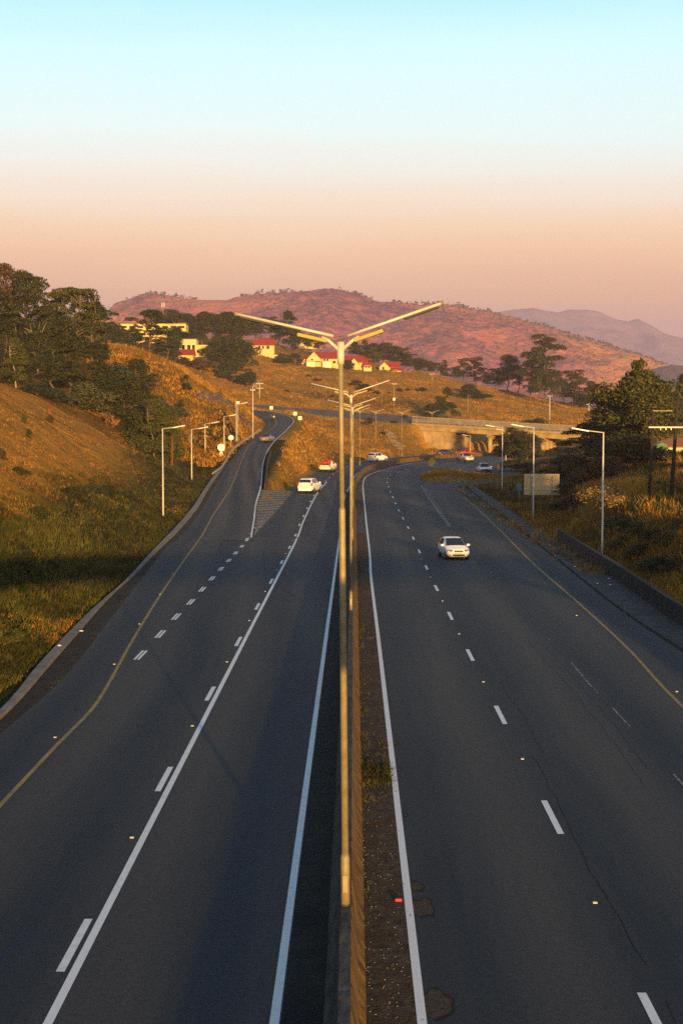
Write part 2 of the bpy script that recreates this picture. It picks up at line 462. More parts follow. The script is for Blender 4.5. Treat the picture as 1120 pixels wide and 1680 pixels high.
# road that crosses on the overpass: tilted towards the camera
ov = [at(372, 664, 385), at(405, 665.5, 400), at(450, 668.5, 418), at(500, 674, 424), at(560, 679.5, 418), at(620, 684.5, 409), at(668, 688.5, 402), at(692, 690, 399)]
def offs(path, d, dz=0):
    out = []
    for i, p in enumerate(path):
        t = (path[min(i+1, len(path)-1)] - path[max(i-1, 0)]); t.z = 0; t.normalize()
        out.append(p + Vector((t.y, -t.x, 0)) * d + Vector((0, 0, dz)))
    return out
ovc = catmull(ov, 3)
road_o = struct(ribbon('overpass_road', offs(ovc, -4.2, .75), offs(ovc, 4.2, -.75), A_P, 5, pre=True))

# gutters, kerbs, median strip
gutL = offs(catmull(eL, 3), -.75)
gi = [W(-11.25, y) for y in Yn] + [gp(0, 1181), gp(89, 1083), gp(184, 976), gp(221, 943), gp(272, 891), rp(288, 876), rp(308, 854), rp(326, 831), rp(343, 801), rp(361, 775), rp(374, 755)]
go = [W(-11.6, y, .12) for y in Yn] + [gp(0, 1165, .12), gp(59, 1094, .12), gp(148, 1002, .12), gp(207, 950, .12), gp(262, 891, .12), rp(281, 872, .12), rp(301, 850, .12), rp(319, 828, .12), rp(338, 798, .12), rp(357, 772, .12), rp(371, 752, .12)]
aL = catmull(eL, 2.5)[:-1] + catmull(rL, 2.5)[:18]
struct(ribbon('gutter', [p + Vector((0, 0, -.03)) for p in gi], [W(-10.6, y, .004) for y in Yn] + [p + Vector((0,0,.004)) for p in eL[4:9]] + [p + Vector((0,0,.004)) for p in rL[:6]], M_GUT, 4))
kerb = struct(ribbon('kerb', [p for p in go], [p + Vector((0, 0, .12)) for p in gi], mat('kerb_concrete_pale', (.25, .225, .20), .95, (.15, .135, .12), .9, bump=.15), 3))
# right-hand concrete channel beside the asphalt
ki = [W(13.4, y) for y in [-140, -60, 0, 30]] + [gp(1120, 1070), gp(1023, 1006), gp(901, 909), gp(840, 860), gp(780, 812), gp(765, 797)]
ko = [W(14.9, y) for y in [-140, -60, 0, 30]] + [gp(1120, 1033), gp(1011, 954), gp(914, 890), gp(856, 851), gp(789, 806), gp(772, 795)]
struct(ribbon('drainage_channel', [p + Vector((.12, 0, .06)) for p in ki], [p + Vector((0, 0, .08)) for p in ko], M_KERB, 4))
msL = [W(.10, y, .004) for y in [-140, 0, 60, 120, 170, 200]] + [p + Vector((0, 0, .004)) for p in BASE[1:9]]
C_LINE = [W(1.05, 8), W(1.05, 60), W(1.03, 90), gp(607, 920), gp(600, 852), gp(596.5, 815), gp(595.5, 793), gp(600.5, 782), gp(615, 775), gp(635, 769.5), gp(667, 762), gp(700, 757.5), gp(740, 754), gp(770, 752)]
msR = [W(.98, y, .004) for y in [-140, 0, 60, 90]] + [p + Vector((-.06, 0, .004)) for p in C_LINE[3:13]]
msL = [W(.10, y, .004) for y in [-140, 0, 60, 90, 103, 145, 175, 205]] + [p + Vector((0, 0, .004)) for p in BASE[1:9]]
n_ = min(len(msL), len(msR))
strip = struct(ribbon('median_strip', msL, msR, M_STRIP, 4, skirt=.0, keep=False))

struct(ribbon('shaded_median_gutter', [W(-1.13, y, .004) for y in [-140, 0, 60, 110, 150, 190]], [W(-.40, y, .004) for y in [-140, 0, 60, 110, 150, 190]], mat('gutter_silt_shade', (.010, .011, .012), 1, (.026, .024, .021), .9, bump=.3), 3, skirt=.0, keep=False))  # dark silt strip; the barrier's cast shade is also put into its colour
# painted lines
from mathutils.bvhtree import BVHTree
_bv, _bf = [], []
for _o in (road_l, road_m, road_r, gore, road_q):
    _k = len(_bv); _bv += [v.co.copy() for v in _o.data.vertices]; _bf += [[i + _k for i in p.vertices] for p in _o.data.polygons]
ROADS = BVHTree.FromPolygons(_bv, _bf)
def snap(p, dz):
    h = ROADS.ray_cast(Vector((p.x, p.y, 60)), Vector((0, 0, -1)))[0]
    return Vector((p.x, p.y, (h.z if h else p.z) + dz))
def dense(path, step=1.0):
    out = []
    for a, b in zip(path, path[1:]):
        n = max(1, int((b-a).length / step)); out += [a.lerp(b, k/n) for k in range(n)]
    return out + [path[-1]]
def line(mb, path, w, s0=None, s1=None, dz=.008, jit=0):
    path = dense(path); n = len(path)
    a = [snap(p, dz) for p in offs(path, -w/2)]; b = [snap(p, dz) for p in offs(path, w/2)]
    mb.add(a + b, [(i, i+1, n+i+1, n+i) for i in range(n-1)])
def sub(path, s0, s1):
    d = [0]
    for a, b in zip(path, path[1:]): d.append(d[-1] + (b-a).length)
    def P(s):
        for i in range(len(d)-1):
            if d[i+1] >= s: return path[i].lerp(path[i+1], (s - d[i]) / max(1e-9, d[i+1]-d[i]))
        return path[-1].copy()
    if s0 >= d[-1]: return None
    return [P(s0)] + [path[i] for i in range(len(d)) if s0 < d[i] < min(s1, d[-1])] + [P(min(s1, d[-1]))]
def dashes(mb, path, w, ln, per, phase, end=1e9):
    s = phase
    tot = sum((b-a).length for a, b in zip(path, path[1:]))
    while s < min(tot, end):
        q = sub(path, s, s + ln)
        if q and len(q) > 1: line(mb, q, w)
        s += per
def finish(mb, name, m, parent):
    me = mb.mesh(name)
    if sum(p.normal.z for p in me.polygons) < 0: me.flip_normals()
    return link(name, me, m, parent)
A_PATH = catmull([W(-4.72, 8), W(-4.72, 60), W(-4.72, 120), gp(497, 857), gp(520, 810), gp(534, 793), gp(548, 778.5), gp(562, 769.5), gp(590, 761), gp(640, 754), gp(700, 748.5)], 2)
mb = MB(); line(mb, [p for p in A_PATH if p.y < 215], .15); finish(mb, 'lane_line', M_WHITE, road_l)
mb = MB(); dashes(mb, offs(A_PATH, -.24), .15, 2.6, 12, 15.7 - .0 , 400); finish(mb, 'lane_dash', M_WHITE, road_l)
mb = MB(); line(mb, catmull([W(-1.23, 8), W(-1.23, 80), W(-1.20, 140), W(-1.15, 180), gp(577, 792), gp(582, 781), gp(590, 773), gp(606, 766), gp(640, 758.5)], 2), .15); finish(mb, 'median_edge_line', M_WHITE, road_l)
mb = MB(); line(mb, catmull(C_LINE, 2), .15); finish(mb, 'edge_line', M_WHITE_D, road_q)
D_PATH = catmull([W(4.67, 10), W(4.67, 60), W(4.69, 88), gp(687, 904), gp(669, 866), gp(655, 840), gp(646, 820), gp(638.5, 803), gp(634.5, 790), gp(635.5, 784), gp(641, 779), gp(652, 775), gp(662, 771.5), gp(690, 766), gp(740, 758.5), gp(775, 755)], 2)
ds = 0
mb = MB(); dashes(mb, [p for p in D_PATH if p.y < 293], .15, 2.9, 12, 9.9, 330); line(mb, [p for p in D_PATH if p.y > 300], .2); finish(mb, 'lane_dash', M_WHITE, road_q)
mb = MB(); dashes(mb, [W(8.45, 20), W(8.45, 62)], .07, 3, 9, 5.5); line(mb, [W(8.4, 49), W(8.4, 54)], .06); finish(mb, 'worn_lane_dash', M_WORN, road_q)
mb = MB(); line(mb, catmull([W(-8.6, 8), W(-8.6, 36), gp(96, 1220), gp(151, 1164), gp(173, 1131), gp(214, 1057), gp(266, 972), gp(320, 895), rp(332, 878), rp(351, 843), rp(377, 803), rp(394, 762), rp(407, 734), rp(433, 713), rp(452, 698), rp(452, 690)], 1.5), .13); finish(mb, 'yellow_edge_line', M_YEL, road_l)
mb = MB(); line(mb, catmull([W(10.8, 8), W(10.8, 47), gp(1032, 1067), gp(950, 991), gp(880, 930), gp(815, 866), gp(780, 833), gp(760, 815)], 2), .13); finish(mb, 'yellow_edge_line', M_YEL, road_q)
mb = MB()
dd = catmull([W(-8.7, 50), gp(228, 1078), gp(262, 1042), gp(288, 1013), gp(312, 989), gp(331, 968), gp(348, 949), gp(362, 934), gp(375, 920), gp(386, 908), gp(399, 894), gp(412, 878)], 1)
for o_ in (-.075, .075): dashes(mb, offs(dd, o_), .10, 2.3, 5.85, 6.2)
finish(mb, 'exit_lane_dash', M_WHITE_D, road_l)
mb = MB(); line(mb, catmull([rp(412, 882), rp(417, 850), rp(420, 826), rp(427.5, 800), rp(429.5, 780), rp(432, 758), rp(438, 742), rp(447.5, 727), rp(465, 710), rp(477, 698), rp(481.5, 689), rp(472, 682), rp(446, 676.5)], 2), .13, dz=.012); finish(mb, 'ramp_edge_line', M_WHITE, road_r)
mb = MB(); line(mb, catmull([gp(413, 881), gp(443, 848), gp(463, 826), gp(482, 803), gp(502, 785), gp(520, 774.5)], 2), .14, dz=.008)
for k in range(15):
    t = .12 + .84 * k / 14
    pa = catmull(gl, 1); pb = catmull(gr_, 1)
    a = pa[int(t * (len(pa)-1))]; b = pb[int(min(1, t+.02) * (len(pb)-1))]
    line(mb, [a.lerp(b, .06), a.lerp(b, .5), a.lerp(b, .94)], .34, dz=.01)
finish(mb, 'hatching', M_WORN, gore)
mb = MB(); line(mb, catmull([gp(690, 796), gp(700, 812), gp(718, 838), gp(738, 865)], 1), .3); line(mb, catmull([gp(694, 796), gp(712, 822), gp(737, 861)], 1), .12)
line(mb, catmull([gp(744, 777), gp(752, 771), gp(762, 766), gp(775, 761.5)], 1), .25); line(mb, catmull([gp(803, 776), gp(806, 770), gp(812, 765)], 1), .2)
finish(mb, 'worn_merge_line', M_WORN, road_q)

# broken asphalt edge along the right edge line
mb = MB(); patch_mb = MB()
rr = random.Random(3)
for Y, r_ in [(19.6, .34), (22.3, .46), (26.9, .44), (28.2, .26), (33.5, .14), (38.0, .16), (41.2, .16), (47.5, .12), (50.5, .13), (58, .12)]:
    c = W(1.14 + r_ * .25, Y, .007); n = 16; pts = []
    for k in range(n):
        q = 2*math.pi*k/n; rad = r_ * (.75 + .5*rr.random())
        pts.append(c + Vector((math.cos(q)*rad*.75, math.sin(q)*rad*1.3, 0)))
    inn = [c + (p - c) * (.80 + .14*rr.random()) for p in pts]
    mb.add(pts + inn, [(k, (k+1) % n, n+(k+1) % n, n+k) for k in range(n) if math.cos(2*math.pi*k/n) > -.3])
    patch_mb.add([p - Vector((0, 0, .002)) for p in inn], [tuple(range(n))])
finish(patch_mb, 'broken_edge_patch', mat('crumbled_asphalt', (.022, .019, .016), 1, (.085, .072, .058), 14, detail=10, bump=.8, bscale=30), road_q)
finish(mb, 'broken_edge_crack', mat('crack_dark', (.012, .011, .011), 1), road_q)  # cracks drawn as thin dark shapes on the asphalt
mb = MB()
for s0, y0, y1, w in [(4.95, 17.5, 23, .014), (5.0, 24, 40, .018), (5.35, 40, 52, .014), (7.4, 36, 62, .010), (7.9, 38, 60, .009)]:
    pth = []; s = s0; y = y0
    while y < y1:
        pth.append(W(s, y)); s += rr.uniform(-.05, .05); y += .5
    line(mb, pth, w, dz=.005)
finish(mb, 'surface_crack', bpy.data.materials['crack_dark'], road_q)

# ------------------------------------------------------------------ ground
CT = []
def C(u, v, Y): CT.append(at(u, v, Y))
def Cw(x, y, z): CT.append(Vector((x, y, z)))
for Y, xs in [(-120, [(-14, .5), (-22, 3), (-40, 6), (-90, 9)]), (-30, [(-14, .5), (-22, 4), (-34, 9), (-60, 14), (-110, 18)]), (20, [(-14, .6), (-20, 3.6), (-30, 9.4), (-45, 15), (-70, 19), (-130, 22)]),
              (60, [(-14.0, .7), (-18.5, 3.7), (-24, 7.8), (-32, 12.4), (-46, 17.5), (-70, 21), (-130, 24)]),
              (100, [(-17.0, .9), (-21.5, 3.8), (-27, 7.6), (-34, 12), (-48, 17.8), (-70, 21.5), (-100, 24), (-160, 26)]),
              (150, [(-20.5, 1.2), (-25, 4.4), (-30, 8.2), (-38, 13.2), (-50, 18), (-70, 22), (-110, 25)]),
              (200, [(-23, 3.2), (-27, 6), (-31, 9), (-40, 14.2), (-52, 18.5), (-70, 22), (-110, 25.5)])]:
    for x, z in xs: Cw(x, Y, z)
for q in [(365, 695, 250), (345, 668, 252), (325, 645, 256), (280, 600, 262), (200, 565, 265), (90, 560, 265), (400, 688, 300), (350, 645, 305), (300, 602, 310), (230, 580, 315), (120, 570, 320),
          (410, 655, 420), (360, 638, 430), (300, 612, 430), (240, 590, 410), (430, 640, 450), (430, 610, 520), (350, 605, 500), (300, 592, 470), (210, 563, 450), (120, 555, 450), (310, 584, 490), (400, 600, 530),
          (430, 592, 560), (470, 603, 555), (540, 604, 570), (600, 606, 580), (650, 609, 585), (720, 617, 600), (800, 637, 600), (900, 655, 600), (960, 672, 600), (1060, 690, 600),
          (480, 640, 490), (560, 645, 490), (640, 650, 500), (720, 655, 510), (800, 665, 510), (900, 675, 510), (960, 690, 500),
          (500, 668, 445), (560, 672, 452), (640, 678, 455), (700, 682, 456), (760, 688, 456), (850, 692, 452), (950, 700, 440), (1060, 705, 420),
          (440, 560, 640), (540, 590, 690), (640, 614, 720), (760, 648, 720), (900, 668, 720), (300, 552, 640), (200, 545, 640),
          (690, 704, 394), (640, 700, 396), (700, 736, 374), (720, 743, 376), (750, 745.5, 378), (690, 726, 383), (674, 718, 388), (600, 722, 362), (560, 742, 322), (640, 741, 358), (676, 738, 372), (640, 692, 405), (690, 697, 396), (500, 742, 300), (462, 764, 235), (490, 722, 320), (540, 702, 380), (520, 690, 400), (450, 745, 268), (575, 715, 370),
          (930, 748, 230), (1000, 748, 170), (1000, 802, 122), (1065, 822, 110), (1120, 830, 105), (1120, 762, 200), (1050, 755, 200), (1080, 750, 210), (1100, 962, 75), (1120, 905, 86), (1050, 890, 95), (900, 842, 140), (850, 812, 172), (880, 772, 200), (862, 765, 235), (940, 800, 138), (985, 902, 100), (1010, 860, 106),
          (1000, 740, 300), (1120, 735, 300), (900, 753, 300), (880, 759, 270), (885, 757, 330), (860, 755, 340), (915, 752, 330), (900, 758, 250)]: C(*q)
for x, y, z in [(16, -120, .4), (24, -120, 1), (60, -120, 2), (16, -20, .4), (22, -20, 2), (40, -20, 4), (90, -20, 5), (16.5, 20, .6), (20, 20, 2.2), (32, 20, 4.2), (80, 20, 5.5), (16.2, 50, .6), (20, 50, 2.2), (30, 50, 4), (80, 60, 5.5), (40, 105, 4), (90, 110, 6), (60, 160, 6), (120, 200, 7), (150, 300, 8), (200, 420, 10),
                (420, 0, 14), (420, 400, 16), (420, 800, 12), (-420, 0, 34), (-420, 400, 44), (-420, 800, 42), (0, 900, 18), (150, 900, 14), (-150, 900, 34), (0, 1050, 4), (300, 1050, 4), (-300, 1050, 20)]: Cw(x, y, z)
kr = kdtree.KDTree(len(RIB))
for i, p in enumerate(RIB): kr.insert((p.x, p.y, 0), i)
kr.balance()
CT = [c for c in CT if kr.find((c.x, c.y, 0))[2] > 1.2]
for p in RIB[::97]: CT.append(p.copy())
cp = np.array([[c.x, c.y, c.z] for c in CT])
YS = .55
def rbf_fit(P):
    X = np.c_[P[:, 0], P[:, 1]*YS]; n = len(X)
    D = np.linalg.norm(X[:, None] - X[None], axis=2)
    A = np.zeros((n+3, n+3)); A[:n, :n] = D - np.eye(n)*.8
    A[:n, n] = 1; A[:n, n+1:] = X; A[n, :n] = 1; A[n+1:, :n] = X.T
    b = np.zeros(n+3); b[:n] = P[:, 2]
    return X, np.linalg.solve(A, b)
RX, RW = rbf_fit(cp)
def rbf(x, y):
    q = np.c_[x, y*YS]; out = np.empty(len(q))
    for i in range(0, len(q), 4000):
        d = np.linalg.norm(q[i:i+4000, None] - RX[None], axis=2)
        out[i:i+4000] = d @ RW[:-3] + RW[-3] + q[i:i+4000] @ RW[-2:]
    return out
def axis(a, b, fine, lo, hi, g=1.16):
    c = list(np.arange(a, b + 1e-6, fine)); s = fine; v = b
    while v < hi: s *= g; v += s; c.append(v)
    s = fine; v = a; pre = []
    while v > lo: s *= g; v -= s; pre.append(v)
    return np.array(pre[::-1] + c)
gx = axis(-75, 85, 1.25, -5800, 5800); gy = axis(-30, 470, 1.5, -140, 7800, 1.09)
GX, GY = np.meshgrid(gx, gy)
fx, fy = GX.ravel(), GY.ravel()
fz = rbf(np.clip(fx, -420, 420), np.clip(fy, -120, 1050))
for i in range(len(fz)):      # cutting in front of the bridge abutment
    if 345 < fy[i] < 396:
        u_ = CX + FPX * fx[i] / fy[i]
        if 660 < u_ < 800: fz[i] = min(fz[i], 2.0 + .02*(fy[i]-345) + max(0, 694-u_)*.28)
far = np.clip(np.maximum((fy - 850) / 250, (np.abs(fx) - 380) / 300), 0, 1)
fz = fz * (1 - far) + far * 2.0
rough_w = np.ones_like(fz)
for i in range(len(fz)):
    x, y = fx[i], fy[i]
    nz_ = noise.noise((x*.08, y*.06, 3.1)) * .7 + noise.noise((x*.3, y*.22, 9.1)) * .34
    if x < -10 and y < 230: nz_ -= .75 * max(0, 1 - abs(noise.noise((x*.05 + y*.02, y*.075 - x*.03, 5.5))) * 9) + .2*noise.noise((x*.7, y*.5, 2.2))
    if y < 480 and -120 < x < 140:
        co, idx, d = kr.find((x, y, 0)); zr = RIB[idx].z
        w = sstep(1.3, 5.2, d)
        fz[i] = (zr - .16) * (1 - w) + (fz[i] + nz_) * w
        if d < 4: rough_w[i] = 0
    else:
        fz[i] += nz_ * (1 + min(4, max(0, (y - 480) / 150)))
ny, nx = GX.shape
ZG = fz.reshape(ny, nx)
def gh(x, y):
    j = min(max(np.searchsorted(gx, x) - 1, 0), nx-2); i = min(max(np.searchsorted(gy, y) - 1, 0), ny-2)
    a = (x - gx[j]) / (gx[j+1] - gx[j]); b = (y - gy[i]) / (gy[i+1] - gy[i])
    return float((ZG[i, j]*(1-a) + ZG[i, j+1]*a)*(1-b) + (ZG[i+1, j]*(1-a) + ZG[i+1, j+1]*a)*b)
def road_d(x, y): return kr.find((x, y, 0))[2]

# which plants cover the ground where: R = green share, G = reddish soil share, B = dark brown scrub share
XKY, XKX = [-140, 57, 90, 115, 140, 160, 190, 210, 260], [-11.6, -11.9, -13.1, -14.35, -15.1, -15.9, -17.0, -17.4, -16]
cov = np.zeros((len(fz), 4), dtype=np.float32); cov[:, 3] = 1
for i in range(len(fz)):
    x, y = fx[i], fy[i]
    g = r_ = b_ = 0
    if x < -9 and y < 260:
        xk = np.interp(y, XKY, XKX)
        d = xk - x
        g = 1 - sstep(5.0, 11.5, d + 2.6*noise.noise((x*.1, y*.05, 1.7)))
        if y > 185: g = max(g, .55)
        r_ = sstep(9, 13, d) * .9
    elif x > 12 and y < 330:
        b_ = .75 if y > 135 else .35; g = .55 * sstep(-.1, .35, noise.noise((x*.09, y*.05, 4.4)))
    elif y > 470:
        g = .05 + .5*sstep(.1, .4, noise.noise((x*.02, y*.02, 8)))
    else:
        g = .30 * sstep(.0, .35, noise.noise((x*.05, y*.03, 2)))
    cov[i, :3] = (g, r_, b_)
fs = (np.arange((ny-1)*(nx-1)) // (nx-1)) * nx + np.arange((ny-1)*(nx-1)) % (nx-1)
faces = np.c_[fs, fs+1, fs+nx+1, fs+nx]
me = bpy.data.meshes.new('ground'); me.from_pydata(np.c_[fx, fy, fz].tolist(), [], faces.tolist())
ca = me.color_attributes.new('cover', 'FLOAT_COLOR', 'POINT'); ca.data.foreach_set('color', cov.ravel())
me.polygons.foreach_set('use_smooth', [True]*len(me.polygons)); me.update()
def ground_mat():
    m = bpy.data.materials.new('ground_cover'); m.use_nodes = True
    n, l = m.node_tree.nodes, m.node_tree.links
    b = n['Principled BSDF']; b.inputs['Roughness'].default_value = 1; b.inputs['Specular IOR Level'].default_value = .05
    t = n.new('ShaderNodeTexCoord')
    def nz(scale, st=(1,1,1), det=6, rg=.65):
        mp = n.new('ShaderNodeMapping'); mp.inputs['Scale'].default_value = st; l.new(t.outputs['Object'], mp.inputs[0])
        z = n.new('ShaderNodeTexNoise'); z.inputs['Scale'].default_value = scale; z.inputs['Detail'].default_value = det; z.inputs['Roughness'].default_value = rg
        l.new(mp.outputs[0], z.inputs['Vector']); return z.outputs[0]
    def rampn(src, a, ca_, b2, cb):
        r = n.new('ShaderNodeValToRGB'); r.color_ramp.elements[0].position = a; r.color_ramp.elements[1].position = b2
        r.color_ramp.elements[0].color = (*ca_, 1); r.color_ramp.elements[1].color = (*cb, 1); l.new(src, r.inputs[0]); return r.outputs[0]
    def mix(f, a, c):
        x = n.new('ShaderNodeMixRGB'); l.new(f, x.inputs[0]); l.new(a, x.inputs[1]); l.new(c, x.inputs[2]); return x.outputs[0]
    fine = nz(1.1, (1, .8, 1), 8, .75); big = nz(.05, (1, .7, 1), 6)
    gold = rampn(fine, .32, (.22, .112, .016), .68, (.56, .285, .038))
    gold2 = rampn(fine, .3, (.13, .080, .015), .7, (.36, .195, .03))
    g1 = mix(rampn(big, .42, (0,0,0), .62, (1,1,1)), gold, gold2)
    green = rampn(fine, .3, (.014, .019, .005), .7, (.050, .050, .011))
    soil = rampn(nz(.8, (.30, 1.6, .30), 9, .8), .38, (.10, .05, .014), .62, (.54, .265, .045))
    scrub = rampn(fine, .3, (.035, .024, .012), .7, (.135, .088, .04))
    vc = n.new('ShaderNodeVertexColor'); vc.layer_name = 'cover'
    sp = n.new('ShaderNodeSeparateColor'); l.new(vc.outputs[0], sp.inputs[0])
    c = mix(sp.outputs[1], g1, soil); c = mix(sp.outputs[2], c, scrub); c = mix(sp.outputs[0], c, green)
    l.new(c, b.inputs['Base Color'])
    bp = n.new('ShaderNodeBump'); bp.inputs['Strength'].default_value = .8; bp.inputs['Distance'].default_value = .35
    l.new(nz(1.6, (1,1,1), 8, .75), bp.inputs['Height']); l.new(bp.outputs[0], b.inputs['Normal'])
    return m
ground = struct(link('ground', me, ground_mat()))

# ------------------------------------------------------------------ mountains
def mountain(name, prof, Y, front, back, m, res=420, rows=70, amp=10, fr=.008, low=0.0, seed=0):
    us = np.linspace(prof[0][0], prof[-1][0], res); pv = np.interp(us, [p[0] for p in prof], [p[1] for p in prof])
    vs = []; 
    for j in range(rows + 12):
        t = j / (rows - 1)
        y = Y - front + front * t if j < rows else Y + back * (j - rows + 1) / 12
        for i, u in enumerate(us):
            pr = at(u, pv[i], Y); x = pr.x; zt = pr.z
            nse = noise.fractal((x*fr, y*fr, seed), 1.0, 2.1, 6)
            rid = 1 - abs(noise.fractal((x*fr*1.4 + 9, y*fr*.5, seed+2), 1.0, 2.0, 4))
            if j < rows:
                k = t ** .85; k = k * .8 + .2 * sstep(0, 1, t)
                z = low + (zt - low) * k + (amp * nse + amp * .9 * (rid - .7)) * math.sin(math.pi * min(1, t)) ** .7
                z += amp * .22 * noise.fractal((x*fr*6, y*fr*3, 5), .8, 2.1, 4) * (.3 + .7*math.sin(math.pi*min(1, t)))
                z = min(z, zt + amp * .1) if t > .93 else z
            else:
                z = low + (zt - low) * (1 - sstep(0, 1, (j - rows + 1) / 12))
            vs.append((x, y, z))
    n = res
    fcs = [(j*n+i, j*n+i+1, (j+1)*n+i+1, (j+1)*n+i) for j in range(rows+11) for i in range(n-1)]
    me = bpy.data.meshes.new(name); me.from_pydata(vs, [], fcs); me.polygons.foreach_set('use_smooth', [True]*len(me.polygons)); me.update()
    return struct(link(name, me, m)), vs, n, rows
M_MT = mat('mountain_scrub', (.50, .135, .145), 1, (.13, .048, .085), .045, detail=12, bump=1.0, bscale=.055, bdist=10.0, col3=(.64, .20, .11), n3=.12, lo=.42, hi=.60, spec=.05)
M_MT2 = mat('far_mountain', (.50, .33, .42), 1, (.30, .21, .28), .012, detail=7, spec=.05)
PROF = [(-700, 640), (-200, 600), (60, 560), (140, 528), (176, 512), (190, 497), (212, 491), (232, 482), (255, 481), (290, 487), (340, 493), (372, 493), (388, 487), (420, 482), (455, 481), (480, 478), (510, 477), (530, 473), (545, 472), (565, 478), (590, 484), (615, 493), (650, 496), (690, 500), (700, 497), (722, 497), (745, 502), (780, 508), (820, 515), (850, 523), (880, 533), (905, 539), (940, 551), (970, 559), (1005, 570), (1040, 583), (1075, 598), (1110, 612), (1160, 628), (1260, 655), (1500, 690)]
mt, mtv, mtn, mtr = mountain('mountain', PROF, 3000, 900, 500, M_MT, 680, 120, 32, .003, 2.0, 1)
_n, _l = M_MT.node_tree.nodes, M_MT.node_tree.links
_b = _n['Principled BSDF']; _src = _b.inputs['Base Color'].links[0].from_socket
_t = _n.new('ShaderNodeTexCoord'); _s = _n.new('ShaderNodeSeparateXYZ'); _l.new(_t.outputs['Object'], _s.inputs[0])
_z = _n.new('ShaderNodeTexNoise'); _z.inputs['Scale'].default_value = .008; _z.inputs['Detail'].default_value = 7; _l.new(_t.outputs['Object'], _z.inputs['Vector'])
_m = _n.new('ShaderNodeMath'); _m.operation = 'MULTIPLY_ADD'; _m.inputs[1].default_value = 520; _l.new(_z.outputs[0], _m.inputs[0]); _l.new(_s.outputs[0], _m.inputs[2])
_r = _n.new('ShaderNodeMapRange'); _r.inputs[1].default_value = 640; _r.inputs[2].default_value = 760; _l.new(_m.outputs[0], _r.inputs[0])
_x = _n.new('ShaderNodeMixRGB'); _x.inputs[2].default_value = (.62, .25, .09, 1); _l.new(_r.outputs[0], _x.inputs[0]); _l.new(_src, _x.inputs[1]); _l.new(_x.outputs[0], _b.inputs['Base Color'])   # dry grass on the open flank
PROF2 = [(-300, 560), (300, 545), (700, 530), (800, 514), (840, 508), (870, 505), (895, 509), (915, 513), (935, 508), (960, 507), (985, 512), (1010, 524), (1030, 528), (1045, 522), (1065, 533), (1090, 548), (1120, 557), (1170, 570), (1300, 590), (1600, 640)]
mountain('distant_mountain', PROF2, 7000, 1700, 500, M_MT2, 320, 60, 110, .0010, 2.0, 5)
PROF3 = [(1010, 650), (1030, 630), (1055, 613), (1080, 602), (1100, 599), (1120, 600), (1150, 597), (1250, 590), (1500, 600)]
mountain('wooded_ridge', PROF3, 1900, 260, 150, mat('ridge_wood', (.15, .12, .13), 1, (.07, .06, .07), .2, bump=.8, bscale=.25), 120, 24, 3, .02, 2.0, 8)

# ------------------------------------------------------------------ foliage
def leaf_mesh(name, centers, dirs, size, rng, m, flat=.0, tint_lo=.40, tint_hi=1.6):
    """centers (n,3), dirs (n,3) outward; one small quad each, with a tint of its own."""
    n = len(centers)
    nrm = dirs + rng.normal(0, .55, (n, 3)); nrm /= np.linalg.norm(nrm, axis=1)[:, None] + 1e-9
    t = np.cross(nrm, rng.normal(0, 1, (n, 3))); t /= np.linalg.norm(t, axis=1)[:, None] + 1e-9
    b = np.cross(nrm, t)
    s = size * rng.uniform(.6, 1.35, n)[:, None] if np.isscalar(size) else (size * rng.uniform(.6, 1.35, n))[:, None]
    e = rng.uniform(.45, .9, n)[:, None]
    V = np.stack([centers - t*s, centers - b*s*e, centers + t*s, centers + b*s*e], 1).reshape(-1, 3)
    Fc = np.arange(n*4).reshape(-1, 4)
    me = bpy.data.meshes.new(name); me.from_pydata(V.tolist(), [], Fc.tolist())
    ti = rng.uniform(tint_lo, tint_hi, n); hue = rng.normal(0, .06, n)
    colr = np.c_[ti*(1+hue), ti, ti*(1-hue), np.ones(n)].astype(np.float32)
    a = me.color_attributes.new('tint', 'FLOAT_COLOR', 'POINT'); a.data.foreach_set('color', np.repeat(colr, 4, 0).ravel())
    me.materials.append(m); me.update(); return me
def clump_pts(rng, cs, rs, per):
    C_, D_ = [], []
    for c, r in zip(cs, rs):
        n = max(8, int(per * (r[0]*r[1] + r[0]*r[2]*2) / 3))
        d = rng.normal(0, 1, (n, 3)); d /= np.linalg.norm(d, axis=1)[:, None]
        d[:, 2] = np.where(d[:, 2] < -.45, -d[:, 2], d[:, 2])
        rad = rng.uniform(.55, 1.08, n) ** .7
        C_.append(np.array(c) + d * np.array(r) * rad[:, None]); D_.append(d)
    return np.concatenate(C_), np.concatenate(D_)
def trunk_mb(rng, h, r0, limbs, lean=.03):
    mb = MB(); pts = []; x = y = 0
    for k in range(7):
        pts.append((x, y, h*k/6)); x += rng.normal(0, lean); y += rng.normal(0, lean)
    mb.tube(pts, [r0*(1.25 if k == 0 else 1)*(1 - .12*k) for k in range(7)], 7)
    for (zf, tip, r) in limbs:
        i = min(5, int(zf*6)); p = Vector(pts[i]).lerp(Vector(pts[i+1]), zf*6 - i); tp = Vector(tip)
        mid = p.lerp(tp, .5) + Vector((0, 0, (tp-p).length*.1))
        mb.tube([p, mid, tp], [r, r*.7, r*.25], 5)
    return mb
PROTO = {}
